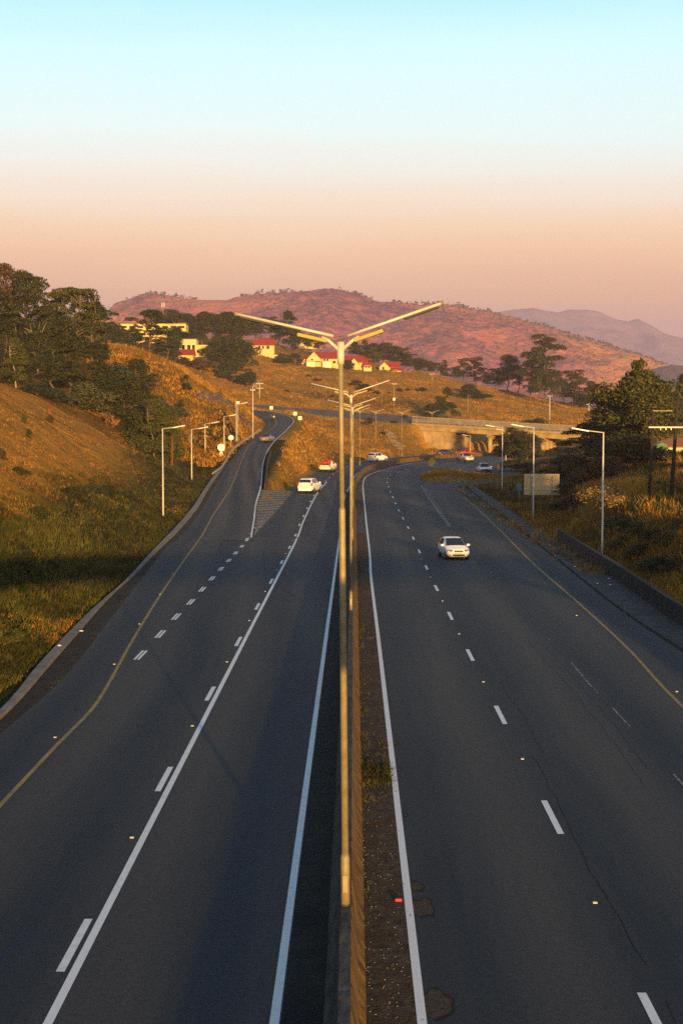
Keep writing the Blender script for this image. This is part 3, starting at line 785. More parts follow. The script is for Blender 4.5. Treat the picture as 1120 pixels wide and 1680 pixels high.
def proto(kind, seed):
    key = (kind, seed)
    if key in PROTO: return PROTO[key]
    rng = np.random.default_rng(abs(hash(kind)) % 1 + seed*31 + sum(map(ord, kind)))
    cs, rs, limbs = [], [], []; th, tr, per, sz = .5, .022, 21000, .0135
    if kind == 'round':
        for k in range(17):
            a = rng.uniform(0, 2*math.pi); q = rng.uniform(.0, .36); z = rng.uniform(.36, .92)
            q *= 1.0 - max(0, (z-.62))*1.7
            r = rng.uniform(.10, .19)
            cs.append((math.cos(a)*q, math.sin(a)*q, min(z, 1-r*.75))); rs.append((r, r, r*.78)); limbs.append((rng.uniform(.45, .95), cs[-1], .010))
        th = .62
    elif kind == 'pine':
        for k in range(34):
            z = rng.uniform(.16, .95); w = .37 * (1 - z) ** .75 + .03
            a = rng.uniform(0, 2*math.pi); q = w * rng.uniform(.35, 1.0); r = .035 + .10 * (1 - z) * rng.uniform(.6, 1.2) + .02
            cs.append((math.cos(a)*q, math.sin(a)*q, z)); rs.append((r*1.15, r*1.15, r*.75))
            limbs.append((min(.98, z*1.0), cs[-1], .006))
        cs.append((0, 0, .95)); rs.append((.035, .035, .06)); th = .97; tr = .017; per = 26000; sz = .013
    elif kind == 'spread':     # broad pine with open tiers
        for k in range(24):
            z = rng.uniform(.40, .93); w = .50 * math.sqrt(max(.05, 1.08 - z)) * 1.15
            a = rng.uniform(0, 2*math.pi); q = w * rng.uniform(.2, 1.0); r = rng.uniform(.07, .13)
            cs.append((math.cos(a)*q, math.sin(a)*q, z)); rs.append((r*1.3, r*1.3, r*.5)); limbs.append((max(.3, z*.95 - .05), cs[-1], .009))
        th = .93; tr = .02; per = 26000; sz = .013
    elif kind == 'gum':        # tall gum, leaf plates at the ends of bare limbs
        for k in range(22):
            z = .30 + .66 * (k / 21) ** .8; w = .34 * math.sin(math.pi * min(1, (z - .12) / .95)) + .06
            a = rng.uniform(0, 2*math.pi); q = w * rng.uniform(.35, 1.0); r = rng.uniform(.09, .15)
            cs.append((math.cos(a)*q, math.sin(a)*q, z)); rs.append((r*1.35, r*1.35, r*.42)); limbs.append((max(.2, z*.9 - .1), cs[-1], .010))
        th = .93; tr = .02; per = 26000; sz = .0125
    elif kind == 'bush':
        for k in range(13):
            a = rng.uniform(0, 2*math.pi); q = rng.uniform(0, .34); r = rng.uniform(.16, .26); z = rng.uniform(.15, .78) * (1 - q*.9)
            cs.append((math.cos(a)*q, math.sin(a)*q, z)); rs.append((r, r, r*.85)); limbs.append((.3, cs[-1], .010))
        th = .45; tr = .02; per = 10000; sz = .021
    elif kind == 'bare':
        for k in range(26):
            a = rng.uniform(0, 2*math.pi); q = rng.uniform(.08, .34); z = rng.uniform(.4, .97)
            limbs.append((rng.uniform(.3, .9), (math.cos(a)*q, math.sin(a)*q, z), .010))
            if k % 3 == 0: cs.append((math.cos(a)*q, math.sin(a)*q, z)); rs.append((.06, .06, .06))
        th = .75; tr = .022; per = 1500; sz = .016
    elif kind == 'dome':       # dome of fine dry stalks
        for k in range(9):
            a = rng.uniform(0, 2*math.pi); q = rng.uniform(0, .30); r = rng.uniform(.2, .3)
            cs.append((math.cos(a)*q, math.sin(a)*q, .5 * (1-q))); rs.append((r, r, r*1.4)); limbs.append((.3, cs[-1], .006))
        th = .3; tr = .012; per = 1700; sz = .026
    c, d = clump_pts(rng, cs, rs, per)
    PROTO[key] = (c, d, sz, rng, trunk_mb(rng, th, tr, limbs).mesh('trunk', True))
    return PROTO[key]
MESHES = {}
def tree(u, Y, vtop, kind, width, lm, label, name='tree', cat='tree', group=None, x=None, h=None, bark=None, seed=None, sink=.15):
    x = xat(u, Y) if x is None else x
    z = gh(x, Y)
    if h is None: h = at(u, vtop, Y).z - z
    if h < 1.2: print('LOW TREE', u, Y, round(h, 2), label)
    h = max(h, 1.0); width = min(width, 1.15 * h if kind in ('round', 'spread', 'gum') else (.8 * h if kind == 'pine' else 2.2 * h))
    seed = random.randint(0, 2) if seed is None else seed
    c, d, sz, rng, tm = proto(kind, seed)
    key = (kind, seed, lm.name)
    if key not in MESHES: MESHES[key] = leaf_mesh('crown', c, d, sz, rng, lm)
    t = thing(name, label, cat, (x, Y, z - sink), random.uniform(0, 6.28), group)
    t.scale = (width / .8, width / .8, h + sink)
    bk = bark or M_BARK
    tk = (kind, seed, bk.name)
    if tk not in MESHES:
        q = tm.copy(); q.materials.clear(); q.materials.append(bk); MESHES[tk] = q
    link('trunk', MESHES[tk], None, t); link('crown', MESHES[key], None, t)
    return t

# hill at the left, from its crest down
T = tree
G1 = 'trees on the left hill crest'
T(14, 236, 433, 'round', 9, L_BROWN, 'tall rust-brown tree at the picture edge, highest on the hill crest', group=G1)
T(46, 226, 450, 'gum', 8, L_DARK, 'tall dark tree with a narrow rounded top on the hill crest', group=G1, seed=1)
T(76, 245, 492, 'round', 8, L_DARK, 'lower dark tree filling the dip between two taller crest trees', group=G1)
T(102, 250, 474, 'spread', 10, L_OLIVE, 'olive tree with ragged open top beside the crest edge', group=G1)
T(128, 238, 467, 'spread', 9, L_OLIVE, 'spiky-topped olive tree standing highest above the yellow hut', group=G1, seed=2)
T(153, 240, 480, 'pine', 9, L_DARK, 'dark bushy conifer last on the crest before the open sky', group=G1)
T(166, 252, 498, 'spread', 7, L_PINE, 'small flat-tiered pine at the end of the crest trees', group=G1)
T(28, 214, 512, 'round', 11, L_DARK, 'broad dark tree under the tall narrow crest tree', group=G1)
T(-12, 215, 470, 'round', 11, L_DARK, 'dark tree cut off by the picture edge on the hill', group=G1)
T(64, 212, 520, 'bare', 6, L_BROWN, 'half-bare brown tree with a pale trunk among dark trees', group=G1, bark=M_BARK_P)
T(92, 218, 505, 'round', 9, L_DARK, 'dark-leaved tree among the dark trees beside the yellow hut', group=G1)
T(112, 222, 528, 'pine', 7, L_DARK, 'dark conifer just left of the small yellow hut', group=G1)
T(55, 205, 545, 'round', 9, L_DARK, 'wide dark tree below the half-bare tree', group=G1)
T(8, 200, 548, 'pine', 9, L_DARK, 'dark conifer at the picture edge below the crest', group=G1)
T(28, 186, 552, 'pine', 7, L_OLIVE, 'young green pine on a bare thin trunk at the top of the bank', 'pine_tree', group=G1, bark=M_BARK_P)
T(-4, 182, 600, 'bush', 6, L_OLIVE, 'green shrub at the picture edge on top of the bank', 'shrub', 'shrub', G1)
T(88, 196, 572, 'round', 8, L_DARK, 'dark rounded tree below the yellow hut', group=G1)
T(120, 205, 590, 'round', 7, L_DARK, 'dark tree above the low bluish shrubs on the bank', group=G1)
G2 = 'shrubs and trees on the left bank'
T(60, 186, 622, 'bush', 8, L_BLUE, 'big bluish-green shrub along the top of the grassy bank', 'shrub', 'shrub', G2)
T(90, 190, 632, 'bush', 7, L_BLUE, 'lower bluish shrub beside the young green pine', 'shrub', 'shrub', G2)
T(115, 194, 645, 'bush', 5, L_PALE, 'low grey-green shrub trailing down the bank edge', 'shrub', 'shrub', G2)
T(145, 202, 618, 'bush', 7, L_PALE, 'pale grey-green rounded shrub in the middle of the bank', 'shrub', 'shrub', G2)
T(170, 206, 592, 'round', 9, L_DARK, 'dark rounded tree above the pale rounded shrub', group=G2)
T(200, 214, 585, 'bush', 8, L_BLUE, 'dark bluish tree high on the bank right of the yellow grass', group=G2)
T(225, 222, 590, 'round', 8, L_DARK, 'dark bushy tree near the top of the orange slope', group=G2)
T(188, 205, 632, 'round', 10, L_OLIVE, 'large olive tree in the middle of the bank thicket', group=G2)
T(214, 203, 622, 'round', 10, L_DARK, 'largest dark tree of the bank thicket', group=G2)
T(176, 198, 668, 'bare', 1.8, L_DARK, 'small bare tree with forked trunk in the thicket', group=G2)
T(232, 198, 660, 'bush', 7, L_DARK, 'dark shrub at the lower edge of the bank thicket', 'shrub', 'shrub', G2)
T(254, 192, 652, 'pine', 7, L_OLIVE, 'green conifer at the foot of the bank behind a street lamp', 'pine_tree', group=G2)
T(280, 198, 668, 'pine', 5, L_OLIVE, 'yellow-green conifer between two street lamps', 'pine_tree', group=G2)
T(262, 222, 632, 'bush', 7, L_PALE, 'pale open shrub below the orange slope', 'shrub', 'shrub', G2)
T(306, 252, 614, 'pine', 6.5, L_PINE, 'small dark pine alone on the orange slope', 'pine_tree', group=G2)
T(298, 232, 655, 'pine', 6, L_PINE, 'dark conifer directly below the lone small pine', 'pine_tree', group=G2)
T(312, 215, 708, 'bare', 2.2, L_OLIVE, 'leafless pale shrub beside the second roadside lamp', 'shrub', 'shrub', G2, bark=M_BARK_P)
T(325, 226, 706, 'bush', 4, L_OLIVE, 'low olive shrub behind the third roadside lamp', 'shrub', 'shrub', G2)
T(350, 232, 722, 'bush', 3.5, L_OLIVE, 'small shrub beside the round road signs', 'shrub', 'shrub', G2)
T(249, 330, 503, 'spread', 12, L_PINE, 'large dark spreading pine in front of the glowing flats', 'pine_tree', group='trees around the flats', seed=0)
for u, vt, k, w in [(186, 522, 'round', 8), (205, 532, 'bush', 8), (224, 530, 'spread', 6), (290, 536, 'round', 6), (196, 548, 'bush', 6), (284, 550, 'round', 5)]:
    T(u, 410, vt, k, w, L_PINE, 'dark garden tree in front of the glowing flats', group='garden trees at the flats')
T(272, 322, 552, 'spread', 9, L_PINE, 'low dark pine beside the large spreading pine', 'pine_tree', group='trees around the flats', seed=1)
T(268, 318, 585, 'bush', 7, L_BLUE, 'bluish dark shrub at the foot of the spreading pines', 'shrub', 'shrub', 'trees around the flats')
T(225, 326, 565, 'bush', 8, L_OLIVE, 'olive shrub below the glowing flats', 'shrub', 'shrub', 'trees around the flats')
for u, vt, w in [(287, 508, 14), (312, 514, 16), (335, 512, 15), (356, 516, 15), (378, 512, 14), (395, 516, 15), (300, 520, 14)]:
    T(u, 545, vt, 'round', w, L_DARK, 'dark tree in the wood behind the yellow walled house', group='wood behind the yellow house')
T(374, 468, 542, 'round', 15, L_DARK, 'large dark tree between the yellow wall and the white house', seed=0, group='trees by the houses')
T(352, 470, 556, 'round', 11, L_DARK, 'dark tree at the end of the yellow wall', seed=0, group='trees by the houses')
T(398, 466, 550, 'round', 12, L_DARK, 'dark tree standing beside the small red roofed house', seed=0, group='trees by the houses')
T(380, 455, 583, 'bush', 10, L_DARK, 'dark shrub in front of the large tree by the rocks', 'shrub', 'shrub', 'trees by the houses')
T(406, 452, 592, 'bush', 7, L_PINE, 'small dark shrub beside the pale rocks', 'shrub', 'shrub', 'trees by the houses')
T(330, 455, 576, 'bush', 8, L_BROWN, 'brown shrub below the yellow wall', 'shrub', 'shrub', 'trees by the houses')
T(300, 450, 580, 'bush', 8, L_BROWN, 'brown shrub at the end of the orange field', 'shrub', 'shrub', 'trees by the houses')
T(472, 610, 508, 'pine', 16, L_PINE, 'tall dark conifer behind the lamp arm and houses', 'pine_tree', group='trees by the houses')
for u, vt, w, k in [(425, 524, 16, 'round'), (446, 518, 16, 'spread'), (456, 530, 14, 'round'), (490, 540, 14, 'round'), (505, 548, 14, 'round'), (520, 556, 12, 'round'), (410, 528, 14, 'spread')]:
    T(u, 640, vt, k, w, L_DARK, 'dark tree on the slope above the red roofed houses', group='trees above the houses')
T(482, 565, 562, 'pine', 11, L_PINE, 'dense dark conifer between the white house and big red roofs', 'pine_tree', group='trees by the houses')
T(462, 562, 575, 'bush', 7, L_DARK, 'dark shrub beside the low white garden wall', 'shrub', 'shrub', 'trees by the houses')
T(572, 575, 587, 'bush', 5, L_DARK, 'round dark garden bush between two red roofs', 'shrub', 'shrub', 'trees by the houses')
T(614, 582, 572, 'round', 8, L_OLIVE, 'light green tree between the two right red roofed houses', group='trees by the houses')
for u, vt, w, k, lm in [(582, 560, 14, 'round', L_DARK), (598, 557, 14, 'pine', L_PINE), (612, 562, 14, 'spread', L_DARK), (628, 562, 15, 'round', L_DARK), (643, 568, 14, 'gum', L_DARK), (657, 568, 14, 'spread', L_DARK), (668, 580, 12, 'round', L_DARK), (690, 584, 12, 'round', L_PINE), (706, 592, 10, 'round', L_DARK), (688, 590, 12, 'gum', L_DARK), (716, 594, 11, 'spread', L_DARK), (748, 602, 12, 'round', L_DARK), (798, 606, 10, 'round', L_DARK), (728, 590, 12, 'pine', L_PINE)]:
    T(u, 640, vt, k, w, lm, 'dark tree in the row along the hilltop behind the houses', group='hilltop tree row')
T(760, 640, 588, 'gum', 8, L_DARK, 'slender gum tree, first of two thin ones on the ridge', group='gum trees on the ridge', bark=M_BARK_P)
T(780, 640, 586, 'gum', 8, L_DARK, 'slender gum tree, nearer the dense dark ridge tree', group='gum trees on the ridge', bark=M_BARK_P)
T(812, 600, 604, 'gum', 9, L_DARK, 'thin leaning gum tree beside the dense dark ridge tree', group='gum trees on the ridge', bark=M_BARK_P)
T(832, 590, 582, 'round', 12, L_DARK, 'dense dark ridge tree with a pointed top', group='gum trees on the ridge')
T(848, 588, 600, 'round', 9, L_DARK, 'shorter dark tree beside the pointed ridge tree', group='gum trees on the ridge')
T(820, 592, 610, 'round', 9, L_DARK, 'low dark tree under the leaning gum', group='gum trees on the ridge')
T(893, 560, 550, 'gum', 15, L_DARK, 'tallest gum tree with tiered crown against the pink mountain', group='gum trees on the ridge', seed=0)
T(868, 562, 578, 'gum', 10, L_DARK, 'gum tree half hidden behind the tallest gum', group='gum trees on the ridge', seed=0)
T(884, 556, 605, 'round', 12, L_DARK, 'dark undergrowth tree at the foot of the tallest gum', group='gum trees on the ridge')
T(908, 556, 608, 'round', 10, L_DARK, 'low dark tree right of the tallest gum trunk', group='gum trees on the ridge')
T(940, 580, 607, 'gum', 11, L_DARK, 'flat-topped gum tree near the big green tree', group='gum trees on the ridge', seed=1)
T(925, 575, 622, 'round', 9, L_DARK, 'low tree under the flat-topped gum', group='gum trees on the ridge')
T(968, 555, 625, 'round', 10, L_DARK, 'rounded grey-green tree beside the big green tree top', group='gum trees on the ridge')
T(951, 560, 640, 'bush', 9, L_DARK, 'dark shrub below the flat-topped gum', 'shrub', 'shrub', 'gum trees on the ridge')
T(733, 447, 634, 'pine', 9, L_DARK, 'dark pointed tree alone above the bridge deck', group='trees above the bridge', seed=1)
T(722, 447, 650, 'round', 6.5, L_DARK, 'lower half of the dark clump above the bridge deck', group='trees above the bridge')
T(706, 447, 658, 'bush', 7, L_DARK, 'round dark shrub beside the pointed tree above the bridge', 'shrub', 'shrub', 'trees above the bridge')
T(882, 448, 684, 'bush', 8, L_BLUE, 'bluish shrub in the golden field behind the bridge', 'shrub', 'shrub', 'trees above the bridge')
T(866, 449, 687, 'bush', 6, L_BLUE, 'smaller bluish shrub in the golden field behind the bridge', 'shrub', 'shrub', 'trees above the bridge')
for u, Y, vt, w in [(585, 520, 622, 10), (600, 505, 628, 9), (618, 500, 640, 8), (655, 520, 636, 7), (668, 522, 640, 6), (638, 508, 650, 6), (770, 520, 632, 9), (786, 525, 636, 8), (765, 540, 628, 8), (520, 520, 618, 6), (506, 530, 618, 6), (545, 480, 648, 6), (470, 470, 640, 5), (690, 530, 632, 6)]:
    T(u, Y, vt, 'bush', w, L_DARK, 'low dark shrub dotted on the golden slope', 'shrub', 'shrub', 'shrubs on the golden slope')
T(607, 392, 683, 'round', 6.5, L_DARK, 'dark tree in the grass behind the far median lamps', group='trees beside the far carriageway')
T(664, 405, 722, 'bush', 5, L_BLUE, 'dark bluish shrub beside the far carriageway', 'shrub', 'shrub', 'trees beside the far carriageway')
T(646, 398, 728, 'bush', 4, L_DARK, 'dark shrub left of the bluish one beside the carriageway', 'shrub', 'shrub', 'trees beside the far carriageway')
T(628, 385, 734, 'bush', 4, L_DARK, 'low shrub in shade above the white pickup', 'shrub', 'shrub', 'trees beside the far carriageway')
T(680, 412, 728, 'bush', 4, L_BROWN, 'brown shrub near the bridge abutment wing', 'shrub', 'shrub', 'trees beside the far carriageway')
# right side
T(1050, 163, 588, 'pine', 7, L_OLIVE, 'pointed green treetop rising out of the broad tree', group='trees on the right bank', seed=0)
T(1042, 165, 590, 'round', 12.5, L_OLIVE, 'tallest broad green tree behind the utility poles', group='trees on the right bank', seed=0)
T(1010, 168, 640, 'round', 8, L_OLIVE, 'green tree leaning out left of the tallest broad one', group='trees on the right bank', seed=1)
T(1075, 172, 625, 'round', 8, L_OLIVE, 'green tree behind the twin poles, right of the tallest', group='trees on the right bank', seed=2)
T(1030, 158, 680, 'bush', 9, L_DARK, 'dark undergrowth shrub below the tallest green tree', 'shrub', 'shrub', 'trees on the right bank')
T(1060, 160, 640, 'round', 9, L_OLIVE, 'green tree filling the gap between the twin black poles', group='trees on the right bank', seed=1)
T(1025, 175, 618, 'round', 9, L_DARK, 'dark green tree merging with the left side of the tallest', group='trees on the right bank', seed=2)
T(962, 182, 690, 'spread', 6, L_PINE, 'dark layered tree over the street lamp head', group='trees on the right bank')
T(985, 176, 684, 'round', 6, L_DARK, 'dark tree between the lamp and the tallest green tree', group='trees on the right bank')
T(1122, 260, 612, 'round', 9, L_DARK, 'distant dark tree at the picture edge behind the poles', group='trees on the right bank')
T(1095, 270, 660, 'round', 9, L_OLIVE, 'olive tree behind the green shed', group='trees on the right bank')
T(840, 268, 693, 'round', 7.5, L_DARK, 'dark tree in front of the middle of the bridge', group='trees before the bridge')
T(862, 262, 700, 'round', 6, L_DARK, 'dark tree between the bridge pier and the big blank sign', group='trees before the bridge')
T(826, 275, 706, 'round', 5, L_OLIVE, 'olive tree in front of the bridge beside the first pier', group='trees before the bridge')
T(850, 255, 738, 'bush', 6, L_DARK, 'dark shrub below the trees before the bridge', 'shrub', 'shrub', 'trees before the bridge')
for u, Y, vt, w in [(818, 352, 733, 5), (832, 356, 730, 6), (846, 350, 731, 6), (862, 352, 733, 6), (876, 346, 740, 4), (905, 342, 735, 6), (918, 346, 730, 6), (932, 340, 731, 6), (946, 336, 730, 6), (958, 330, 728, 6), (896, 318, 745, 5), (924, 300, 742, 6), (945, 290, 740, 6)]:
    T(u, Y, vt, 'bush', w, L_DARK, 'dark scrub bush in the shade below the bridge deck', 'shrub', 'shrub', 'scrub below the bridge')
T(905, 215, 752, 'bush', 6, L_BROWN, 'brown scrub below the far bridge pier', 'shrub', 'shrub', 'scrub on the right bank')
for u, Y, vt, w, lm in [(925, 185, 742, 6, L_DARK), (945, 172, 738, 6, L_BROWN), (938, 158, 752, 5, L_DARK), (962, 150, 760, 5, L_BROWN), (915, 168, 766, 5, L_DARK), (935, 140, 788, 3.6, L_DARK), (890, 185, 770, 5, L_DARK), (868, 195, 778, 4, L_DARK), (950, 128, 800, 3.4, L_BROWN), (925, 134, 812, 3, L_DARK), (1000, 150, 742, 5, L_BROWN)]:
    T(u, Y, vt, 'bush', w, lm, 'dark scrub bush on the shaded bank behind the blank sign', 'shrub', 'shrub', 'scrub on the right bank')
T(992, 117, 788, 'dome', 4.6, L_STRAW, 'pale dome of dry stalks behind the nearest roadside lamp', 'shrub', 'shrub', 'dry plants by the wall')
T(1012, 112, 806, 'dome', 3.2, L_STRAW, 'smaller straw-coloured clump beside the pale dome of stalks', 'shrub', 'shrub', 'dry plants by the wall')
for u, Y, vt, w, lm in [(1030, 104, 846, 2.6, L_DARK), (1052, 100, 852, 2.6, L_OLIVE), (1020, 100, 868, 2.0, L_OLIVE), (1075, 96, 868, 2.6, L_DARK), (1048, 94, 886, 2.2, L_DARK), (1100, 92, 866, 2.2, L_OLIVE), (1085, 86, 905, 2.2, L_DARK), (1112, 84, 915, 2.0, L_BROWN), (1070, 88, 918, 1.8, L_OLIVE), (1120, 96, 850, 2.4, L_OLIVE), (1010, 108, 838, 2.4, L_PALE)]:
    T(u, Y, vt, 'bush', w, lm, 'leafy bush on the bank behind the long low wall', 'shrub', 'shrub', 'bushes behind the wall')
for u, Y, vt, w, lm in [(118, 112, 822, 2.2, L_DARK), (150, 118, 830, 2.0, L_BLUE), (172, 122, 826, 2.4, L_DARK), (95, 100, 838, 2.0, L_OLIVE), (205, 132, 822, 2.2, L_DARK), (60, 92, 862, 1.8, L_DARK), (135, 104, 856, 1.6, L_PALE), (230, 142, 812, 2.0, L_OLIVE), (30, 74, 905, 1.8, L_DARK), (78, 80, 912, 1.4, L_OLIVE), (30, 110, 752, 1.6, L_DARK), (20, 60, 985, 1.3, L_OLIVE), (200, 112, 868, 1.2, L_DARK)]:
    x_ = xat(u, Y); T(u, Y, vt, 'bush', w, lm, 'low weedy bush on the lower part of the left bank', 'shrub', 'shrub', 'weedy bushes on the left bank', h=random.uniform(.8, 1.3))
for k in range(10):
    Y = random.uniform(75, 185); f = random.random(); x_ = float(np.interp(Y, XKY, XKX)) - 3 - 17*f
    if abs(x_ / Y) > .245: continue
    T(0, Y, 0, 'bush', random.uniform(.6, 1.2), random.choice([L_DARK, L_OLIVE, L_BROWN, L_OLIVE]), 'small scrub bush scattered over the left bank', 'shrub', 'shrub', 'scrub scattered on the left bank', x=x_, h=.5 + .35*random.random())
# off-frame on the right: unseen trees added to throw shade over the bank
for x, y, h, w in [(34, 30, 9, 8), (42, 48, 10, 9), (36, 66, 9, 8), (46, 74, 11, 10), (40, 14, 9, 8), (54, 60, 11, 10), (60, 84, 11, 10), (52, 30, 11, 10)]:
    T(0, y, 0, 'round', w, L_DARK, 'unseen tree added beyond the picture edge to shade the bank', group='trees beyond the picture edge', x=x, h=h)

# scattered growth on the mountain face and its skyline
rng = np.random.default_rng(5)
mtA = np.array(mtv).reshape(-1, mtn, 3)
cc = []; ss = []
for k in range(16000):
    j = rng.integers(8, mtr - 1); i = rng.integers(60, mtn - 40)
    if k < 620: j = mtr - 1 - rng.integers(0, 2)
    p = mtA[j, i] + rng.normal(0, 2.6, 3) * (1, 1, 0)
    n = noise.noise((p[0]*.006, p[1]*.006, p[2]*.01))
    if k >= 620 and n < rng.uniform(-.45, .35): continue
    if k < 620 and (noise.noise((p[0]*.01, 1, 3)) < -.05): continue
    s = rng.uniform(1.0, 3.4) if k >= 620 else rng.uniform(2.0, 5.5)
    for q in range(7):
        cc.append(p + rng.normal(0, .55, 3) * s * (1, 1, .7) + (0, 0, s*.5)); ss.append(s * .55)
cc = np.array(cc); dirs = rng.normal(0, 1, cc.shape); dirs[:, 2] += .5
o = link('mountain_shrubs', leaf_mesh('mountain_shrubs', cc, dirs, np.array(ss), rng, leafm('mountain_leaves', (.060, .048, .028), (.085, .058, .032))))
tag(o, 'scattered dark shrubs covering the pink mountain face', 'shrubs', kind='stuff')

# grass and weeds: blades
def blades(name, pts, hts, wid, m, label, rng, lean=.35, per=5, spread=.18):
    P = np.repeat(np.array(pts), per, 0); Hh = np.repeat(np.array(hts), per) * rng.uniform(.55, 1.2, len(P))
    n = len(P)
    P = P + np.c_[rng.normal(0, spread, (n, 2)), np.full(n, -.04)] 
    a = rng.uniform(0, 2*math.pi, n); side = np.c_[np.cos(a), np.sin(a), np.zeros(n)] * (wid * rng.uniform(.6, 1.4, n))[:, None]
    ln = np.c_[rng.normal(0, lean, (n, 2)), np.ones(n)] * Hh[:, None]
    V = np.stack([P - side, P + side, P + ln*.6 + side*.6, P + ln], 1).reshape(-1, 3)
    Fc = np.arange(n*4).reshape(-1, 4)
    me = bpy.data.meshes.new(name); me.from_pydata(V.tolist(), [], Fc.tolist())
    pn = np.array([.75 + .55*sstep(-.3, .3, noise.noise((p[0]*.16, p[1]*.10, 3.7)) + .5*noise.noise((p[0]*.5, p[1]*.3, 1.2))) for p in pts])
    ti = np.repeat(rng.uniform(.7, 1.2, len(pts)) * pn, per) * rng.uniform(.75, 1.25, n); hue = rng.normal(0, .1, n)
    colr = np.c_[ti*(1+hue), ti, ti*(1-hue), np.ones(n)].astype(np.float32)
    at_ = me.color_attributes.new('tint', 'FLOAT_COLOR', 'POINT'); at_.data.foreach_set('color', np.repeat(colr, 4, 0).ravel())
    me.update(); o = link(name, me, m)
    return tag(o, label, 'grass', kind='stuff')
rng = np.random.default_rng(11)
green, dry, rdry, rgreen, gold = [], [], [], [], []
tries = 0
while tries < 46000:
    tries += 1
    Y = 38 * (200 / 38) ** rng.uniform(); x = -.26 * Y + rng.uniform() * (.26 * Y - 10)
    d = road_d(x, Y)
    if d < .55: continue
    xk = np.interp(Y, XKY, XKX); dd_ = xk - x
    if dd_ < .25: continue
    z = gh(x, Y)
    g = 1 - sstep(4.5, 11, dd_ + 2.6*noise.noise((x*.1, Y*.05, 1.7)))
    g *= 1 - .8*sstep(.04, .3, noise.noise((x*.22, Y*.09, 7.7)))
    if rng.uniform() < g: green.append((x, Y, z))
    elif rng.uniform() < .15 + .6*sstep(-.3, .25, noise.noise((x*.35, Y*.12, 2.2))): dry.append((x, Y, z))
blades('bank_grass', green, rng.uniform(.16, .42, len(green)), .035, L_GRASSG, 'green and brown grass at the foot of the left bank', rng)
blades('dry_bank_grass', dry, rng.uniform(.10, .28, len(dry)), .026, leafm('bank_grass_blades', (.41, .19, .030), (.26, .125, .024), .3), 'dry orange grass on the steep left bank', rng, lean=.6, per=4)
for k in range(26000):
    Y = 55 * (210 / 55) ** rng.uniform(); x = 15.2 + rng.uniform() * (.27 * Y - 13)
    if road_d(x, Y) < .6: continue
    z = gh(x, Y); n = noise.noise((x*.09, Y*.05, 4.4))
    if x < 16.8 and Y < 88: continue
    (rgreen if rng.uniform() < (.10 if Y < 135 else .3) + .6*sstep(-.05, .3, n) else rdry).append((x, Y, z))
blades('verge_grass', rgreen, rng.uniform(.2, .6, len(rgreen)), .045, L_GRASSG, 'dark green weeds on the right bank', rng)
blades('dry_verge_grass', rdry, rng.uniform(.25, .75, len(rdry)), .04, L_GRASS, 'brown dry grass on the right bank', rng)
for k in range(16000):
    Y = 120 * (440 / 120) ** rng.uniform(); u = rng.uniform(425, 720); x = xat(u, Y)
    if road_d(x, Y) < 2.2: continue
    gold.append((x, Y, gh(x, Y)))
for k in range(26000):
    Y = rng.uniform(425, 600); u = rng.uniform(290, 1000); x = xat(u, Y)
    if road_d(x, Y) < 2.2: continue
    if noise.noise((x*.05, Y*.04, 6)) < rng.uniform(-.6, .3): continue
    gold.append((x, Y, gh(x, Y)))
for k in range(15000):
    Y = rng.uniform(203, 430); u = rng.uniform(120, 425); x = xat(u, Y)
    if road_d(x, Y) < 1.2: continue
    gold.append((x, Y, gh(x, Y)))
blades('golden_grass', gold, rng.uniform(.25, .70, len(gold)), .085, L_GRASS, 'tall golden grass on the slopes around the ramp and bridge', rng, spread=.4)

# grass island at the slip road
isl = [gp(691, 783), gp(697, 778), gp(709, 774.5), gp(728, 773.5), (gp(748, 776)), gp(775, 781), gp(805, 783.5), gp(836, 784.5), gp(838, 787), gp(805, 789.5), gp(770, 791.5), gp(735, 792), gp(705, 791.5), gp(693, 788.5)]
isl = catmull(isl + [isl[0]], 1.0)[:-1]
cen = sum(isl, Vector()) / len(isl)
mb = MB(); n = len(isl)
top = [p.lerp(cen, .05) + Vector((0, 0, .22)) for p in isl]
md = []
for p in isl:
    md.append(Vector((p.x*.6 + cen.x*.4, p.y*.6 + cen.y*.4, p.z + .55)))
base_ = [p - Vector((0, 0, .3)) for p in isl]
mb.loft([base_, [p + Vector((0,0,.14)) for p in isl], top, md], caps=False); mb.add(md, [tuple(range(n))])
io = struct(mb.build('traffic_island', mat('island_grass', (.10, .07, .025), 1, (.26, .15, .045), 1.2, bump=.6, bscale=3), None, True))
pts = []
for k in range(2600):
    i = rng.integers(0, n); t = rng.uniform(.05, 1) ** .6
    p = cen.lerp(isl[i], t * .96); pts.append((p.x, p.y, p.z + (.5 if t < .6 else .5 - .35*(t-.6)/.4)))
blades('island_grass', pts, rng.uniform(.2, .5, len(pts)), .06, L_GRASS, 'brown grass on the traffic island', rng)

# weeds in the median dirt and the gutters
pts = []
for k in range(900):
    Y = 17 * (110 / 17) ** rng.uniform()
    s = .2 + abs(rng.normal(0, .10)) if rng.uniform() < .75 else rng.uniform(.2, .9)
    if noise.noise((Y*.45, 1.3, 0)) < .12: continue
    p = W(s, Y, .0); pts.append(tuple(p))
for k in range(300):
    p = W(rng.uniform(.18, .95), 37.6 + rng.normal(0, .8)); pts.append(tuple(p))
blades('median_weeds', pts, rng.uniform(.07, .2, len(pts)), .016, L_GRASSG, 'small weeds growing along the foot of the median barrier', rng, lean=.7, spread=.05)
pts = []
for k in range(260):
    i = rng.integers(0, 9); a, b = ki[i], ki[i+1]
    p = a.lerp(b, rng.uniform())
    if p.y < 40 or noise.noise((p.y*.3, 0, 2)) < .0: continue
    pts.append((p.x + rng.normal(0, .08), p.y, p.z))
gip = catmull(eL, 2)
